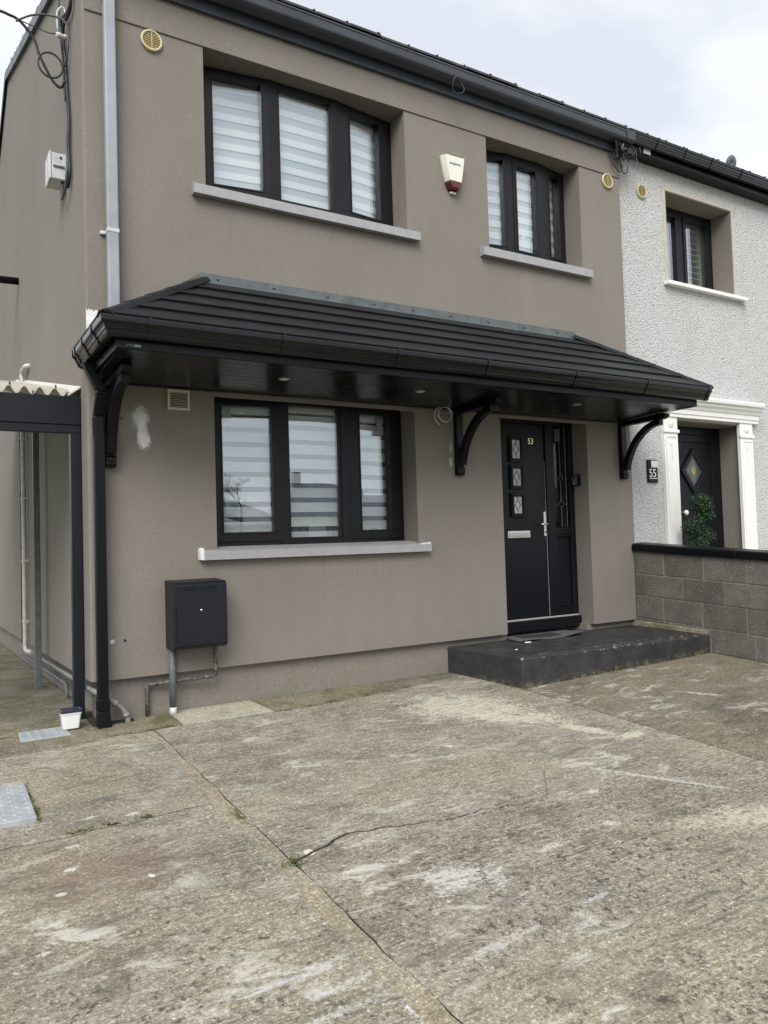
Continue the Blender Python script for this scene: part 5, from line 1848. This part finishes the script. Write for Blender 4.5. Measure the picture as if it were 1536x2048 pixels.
# diagonal boards of the leaf
import itertools
for k in range(20):
    u = -0.4 + k * 0.125
    def clip(u0, u1):
        # a board between the lines x - 6.30 - 0.62*(z - 0.15) = u0 .. u1, cut to the panel
        poly = [(6.302, 0.152), (7.188, 0.152), (7.188, 2.218), (6.302, 2.218)]
        for sgn, lim in ((1, u0), (-1, u1)):
            out = []
            f_ = lambda q: sgn * ((q[0] - 6.30) - 0.62 * (q[1] - 0.15) - lim)
            for a, b in zip(poly, poly[1:] + poly[:1]):
                fa, fb = f_(a), f_(b)
                if fa >= 0:
                    out.append(a)
                if (fa >= 0) != (fb >= 0):
                    t_ = fa / (fa - fb)
                    out.append((a[0] + (b[0] - a[0]) * t_, a[1] + (b[1] - a[1]) * t_))
            poly = out
            if len(poly) < 3:
                return None
        return poly
    q = clip(-1.3 + k * 0.115, -1.3 + (k + 1) * 0.115 - 0.006)
    if q:
        m = MB()
        m.prism_y(q, yN + 0.017, yN + 0.0245)
        m.build('panel_board', M['door'], nd, bevel=0.002)
dcx, dcz = 6.835, 1.880


def diamond(s, y0, y1, mat, name, par, inner=None):
    m = MB()
    o = [(dcx, dcz + 0.268 * s), (dcx + 0.222 * s, dcz), (dcx, dcz - 0.268 * s), (dcx - 0.222 * s, dcz)]
    if inner is None:
        m.prism_y(o, y0, y1)
    else:
        i_ = [(dcx, dcz + 0.268 * inner), (dcx + 0.222 * inner, dcz), (dcx, dcz - 0.268 * inner), (dcx - 0.222 * inner, dcz)]
        vs = [(x, y0, z) for x, z in o] + [(x, y0, z) for x, z in i_] + [(x, y1, z) for x, z in o] + [(x, y1, z) for x, z in i_]
        fs = []
        for k in range(4):
            l = (k + 1) % 4
            fs += [(k, l, l + 4, k + 4), (k + 8, k + 12, l + 12, l + 8), (k, k + 8, l + 8, l), (k + 4, l + 4, l + 12, k + 12)]
        m.add(vs, fs)
    return m.build(name, mat, par)


dl_ = diamond(1.0, yN - 0.006, yN + 0.0165, M['door'], 'diamond_frame', nd, 0.74)
diamond(0.735, yN + 0.006, yN + 0.012, M['dark_glass'], 'glass_pane', dl_)
diamond(0.66, yN + 0.002, yN + 0.0055, M['lead'], 'leading', dl_, 0.635)
diamond(0.54, yN + 0.002, yN + 0.0055, M['lead'], 'leading', dl_, 0.52)
diamond(0.515, yN + 0.003, yN + 0.0057, M['glass_dark'], 'glass_pane', dl_, 0.25)
diamond(0.24, yN + 0.002, yN + 0.0057, M['amber'], 'glass_pane', dl_)
MB().lathe([(0.012, 0.0), (0.012, -0.03), (0.028, -0.045), (0.032, -0.06), (0.022, -0.075), (0.004, -0.078)], (6.62, yN + 0.02, 1.386), 'y', 16).build('door_knob', M['white'], nd, smooth=True)
for (xa, xb) in ((5.955, 6.180), (7.310, 7.555)):
    m = MB().box(xa, xb, NY - 0.045, NY + 0.0, -0.1, 2.430)
    pl = m.build('pilaster', M['white'], nh, bevel=0.004)
    m = MB().box(xa - 0.014, xb + 0.014, NY - 0.062, NY - 0.0455, 2.255, 2.290)
    m.build('necking', M['white'], pl, bevel=0.005)
    m = MB()
    ring(m, P, (xa + 0.022, xb - 0.022, 0.10, 2.225), (xa + 0.040, xb - 0.040, 0.118, 2.207), NY - 0.053, NY - 0.0455)
    m.build('panel_mould', M['white'], pl, bevel=0.003)
    cx = (xa + xb) / 2
    MB().lathe([(0.040, -0.0), (0.038, -0.010), (0.028, -0.006), (0.016, -0.014), (0.003, -0.016)], (cx, NY - 0.0455, 2.355), 'y', 18).build('rosette', M['white'], pl, smooth=True)
    for i in range(7):
        MB().lathe([(0.010 if i else 0.020, 0.0), (0.008, -0.006), (0.002, -0.008)], (cx, NY - 0.0455, 2.13 - 0.028 * i), 'y', 8).build('bead', M['white'], pl, smooth=True)
m = MB()
cor = [(0.0, 2.4305), (0.058, 2.4305), (0.058, 2.465), (0.070, 2.472), (0.070, 2.52), (0.082, 2.528), (0.095, 2.556), (0.118, 2.578), (0.122, 2.606), (0.150, 2.614), (0.156, 2.645), (0.150, 2.665), (0.0, 2.690)]
m.sweep([(5.935, NY - 0.0005), (5.935, NY - 0.001), (7.575, NY - 0.001), (7.575, NY - 0.0005)], cor)
m2 = MB()
m2.prism_x([(NY - 0.001 - o, z) for o, z in cor], 5.86, 7.66)
m2.build('entablature', M['white'], nh, bevel=0.003)
# house number plate
sg = thing('number_sign', 'black house number sign reading 55 with pale panel on the pebbledash wall', 'sign', (5.77, NY, 1.7))
MB().box(5.697, 5.850, NY - 0.022, NY - 0.001, 1.705, 1.950).build('plate', M['black_satin'], sg, bevel=0.003)
MB().box(5.748, 5.846, NY - 0.026, NY - 0.0222, 1.868, 1.940).build('solar_panel', M['silver'], sg, bevel=0.002)
link('digits', text_mesh('55', 0.125, front_mat(5.708, NY - 0.0235, 1.765, 0.95), 0.001), M['white'], sg)
MB().box(5.710, 5.840, NY - 0.0245, NY - 0.0222, 1.746, 1.753).build('name_line', M['white'], sg)
# topiary in front of the neighbour's door
tp = thing('topiary_plant', 'spiral clipped evergreen in a pot before the neighbour door', 'plant', (6.30, -0.12, 0.05))
random.seed(11)
m = MB()
lobes = [(6.275, -0.12, 1.50, 0.125, 0.075), (6.295, -0.13, 1.42, 0.125, 0.08), (6.320, -0.13, 1.325, 0.115, 0.085), (6.185, -0.12, 1.265, 0.105, 0.07), (6.115, -0.12, 1.205, 0.110, 0.075),
         (6.335, -0.13, 1.115, 0.110, 0.085), (6.215, -0.12, 1.045, 0.12, 0.07), (6.11, -0.12, 0.97, 0.14, 0.085), (6.32, -0.12, 0.84, 0.15, 0.10), (6.18, -0.12, 0.72, 0.19, 0.11)]
for (cx, cy, cz, r, h) in lobes:
    for _ in range(1150):
        d = Vector((random.gauss(0, 1), random.gauss(0, 1), random.gauss(0, 1))).normalized()
        k = random.uniform(0.55, 1.06)
        c_ = Vector((cx + d.x * r * k, cy + d.y * r * k * 0.9, cz + d.z * h * k))
        a = Vector((random.gauss(0, 1), random.gauss(0, 1), random.gauss(0, 1))).normalized()
        t_ = (d * 0.7 + a).normalized()
        s_ = t_.cross(d + a * 0.5).normalized()
        l, w = random.uniform(0.010, 0.018), random.uniform(0.005, 0.009)
        m.add([c_ - t_ * l * 0.5, c_ + s_ * w, c_ + t_ * l, c_ - s_ * w], [(0, 1, 2, 3)])
m.build('foliage', M['leaf'], tp)
MB().tube([(6.24, -0.12, 0.34), (6.24, -0.12, 1.45)], 0.015, 8).build('stem', M['bark'], tp)
MB().lathe([(0.13, 0.0), (0.17, 0.30), (0.18, 0.30), (0.18, 0.33), (0.15, 0.33), (0.14, 0.29)], (6.24, -0.12, 0.055), 'z', 22).build('pot', M['terracotta'], tp, smooth=True)

# ================================================================== ACROSS THE STREET (seen mirrored in the glass)
def far_house(x0, x1, y0, y1, zb_, ze, zr, label, wins, chim):
    h = thing('opposite_house', label, 'house', ((x0 + x1) / 2, y1, zb_))
    MB().box(x0, x1, y0, y1, zb_, ze).build('wall', M['housewhite'], h)
    m = MB()
    o = 0.35
    ym = (y0 + y1) / 2
    hw = (y1 - y0) / 2
    m.add([(x0 - o, y0 - o, ze), (x1 + o, y0 - o, ze), (x1 + o, y1 + o, ze), (x0 - o, y1 + o, ze), (x0 + hw * 0.9, ym, zr), (x1 - hw * 0.9, ym, zr),
           (x0 - o, y0 - o, ze - .15), (x1 + o, y0 - o, ze - .15), (x1 + o, y1 + o, ze - .15), (x0 - o, y1 + o, ze - .15)],
          [(0, 1, 5, 4), (1, 2, 5), (2, 3, 4, 5), (3, 0, 4), (6, 9, 8, 7), (0, 6, 7, 1), (1, 7, 8, 2), (2, 8, 9, 3), (3, 9, 6, 0)])
    rf_ = m.build('roof', M['slate'], h)
    MB().box(chim - 0.28, chim + 0.28, ym - 0.35, ym + 0.35, zr - 0.6, zr + 0.8).build('chimney', M['mortar'], rf_)
    for (a, b, c, d) in wins:
        m = MB()
        ring(m, P, (a, b, c, d), (a + 0.08, b - 0.08, c + 0.08, d - 0.08), y1 + 0.001, y1 + 0.06)
        m.box((a + b) / 2 - 0.03, (a + b) / 2 + 0.03, y1 + 0.001, y1 + 0.058, c + 0.081, d - 0.081)
        w_ = m.build('window', M['frame'], h)
        MB().box(a + 0.081, b - 0.081, y1 + 0.005, y1 + 0.02, c + 0.081, d - 0.081).build('pane', M['slate'], w_)
    return h


far_house(21.0, 33.0, -54.0, -46.0, -2.4, 3.2, 6.0, 'white house across the street mirrored in the middle ground floor pane',
          [(22.4, 23.6, 1.1, 2.5), (25.2, 26.4, 1.1, 2.5), (28.4, 29.6, 1.1, 2.5), (30.6, 31.8, 1.1, 2.5), (22.6, 24.6, -1.6, -0.1), (28.6, 30.6, -1.6, -0.1)], 24.6)
far_house(44.0, 60.0, -52.0, -44.0, -2.4, 3.0, 5.7, 'white house across the street mirrored in the right ground floor pane',
          [(46.4, 47.6, 1.0, 2.4), (49.2, 50.4, 1.0, 2.4), (53.4, 54.6, 1.0, 2.4), (56.6, 57.8, 1.0, 2.4)], 49.0)
far_house(-4.0, 9.0, -56.0, -48.0, -2.4, 2.6, 4.6, 'white house across the street mirrored in the left ground floor pane',
          [(-2.4, -1.0, 0.6, 1.9), (1.2, 2.6, 0.6, 1.9), (5.2, 6.6, 0.6, 1.9)], 2.0)
tr_ = thing('bare_tree', 'leafless tree across the street mirrored in the left ground floor pane', 'tree', (4.0, -31.0, -1.35))
random.seed(33)
tm = MB()


def grow(p, d, l, r, depth):
    q = p + d * l
    mid = p + d * l * 0.5 + Vector((random.uniform(-1, 1), random.uniform(-1, 1), random.uniform(-1, 1))) * l * 0.08
    tm.tube([p, mid, q], [r, r * 0.85, r * 0.7], 4, caps=False)
    if depth == 0:
        return
    for _ in range(3):
        a = Vector((random.gauss(0, 1), random.gauss(0, 1), random.gauss(0, 0.8)))
        nd_ = (d + a * 0.62).normalized()
        nd_.z = max(nd_.z, -0.25)
        grow(q, nd_.normalized(), l * random.uniform(0.66, 0.86), r * 0.60, depth - 1)


MB().tube([(4.0, -31, -1.4), (4.02, -31.02, 0.2), (3.98, -31, 1.3)], [0.16, 0.13, 0.11], 10).build('trunk', M['bark'], tr_)
grow(Vector((3.98, -31, 1.25)), Vector((0.05, 0, 1)), 1.15, 0.10, 6)
tm.build('branches', M['bark'], tr_)
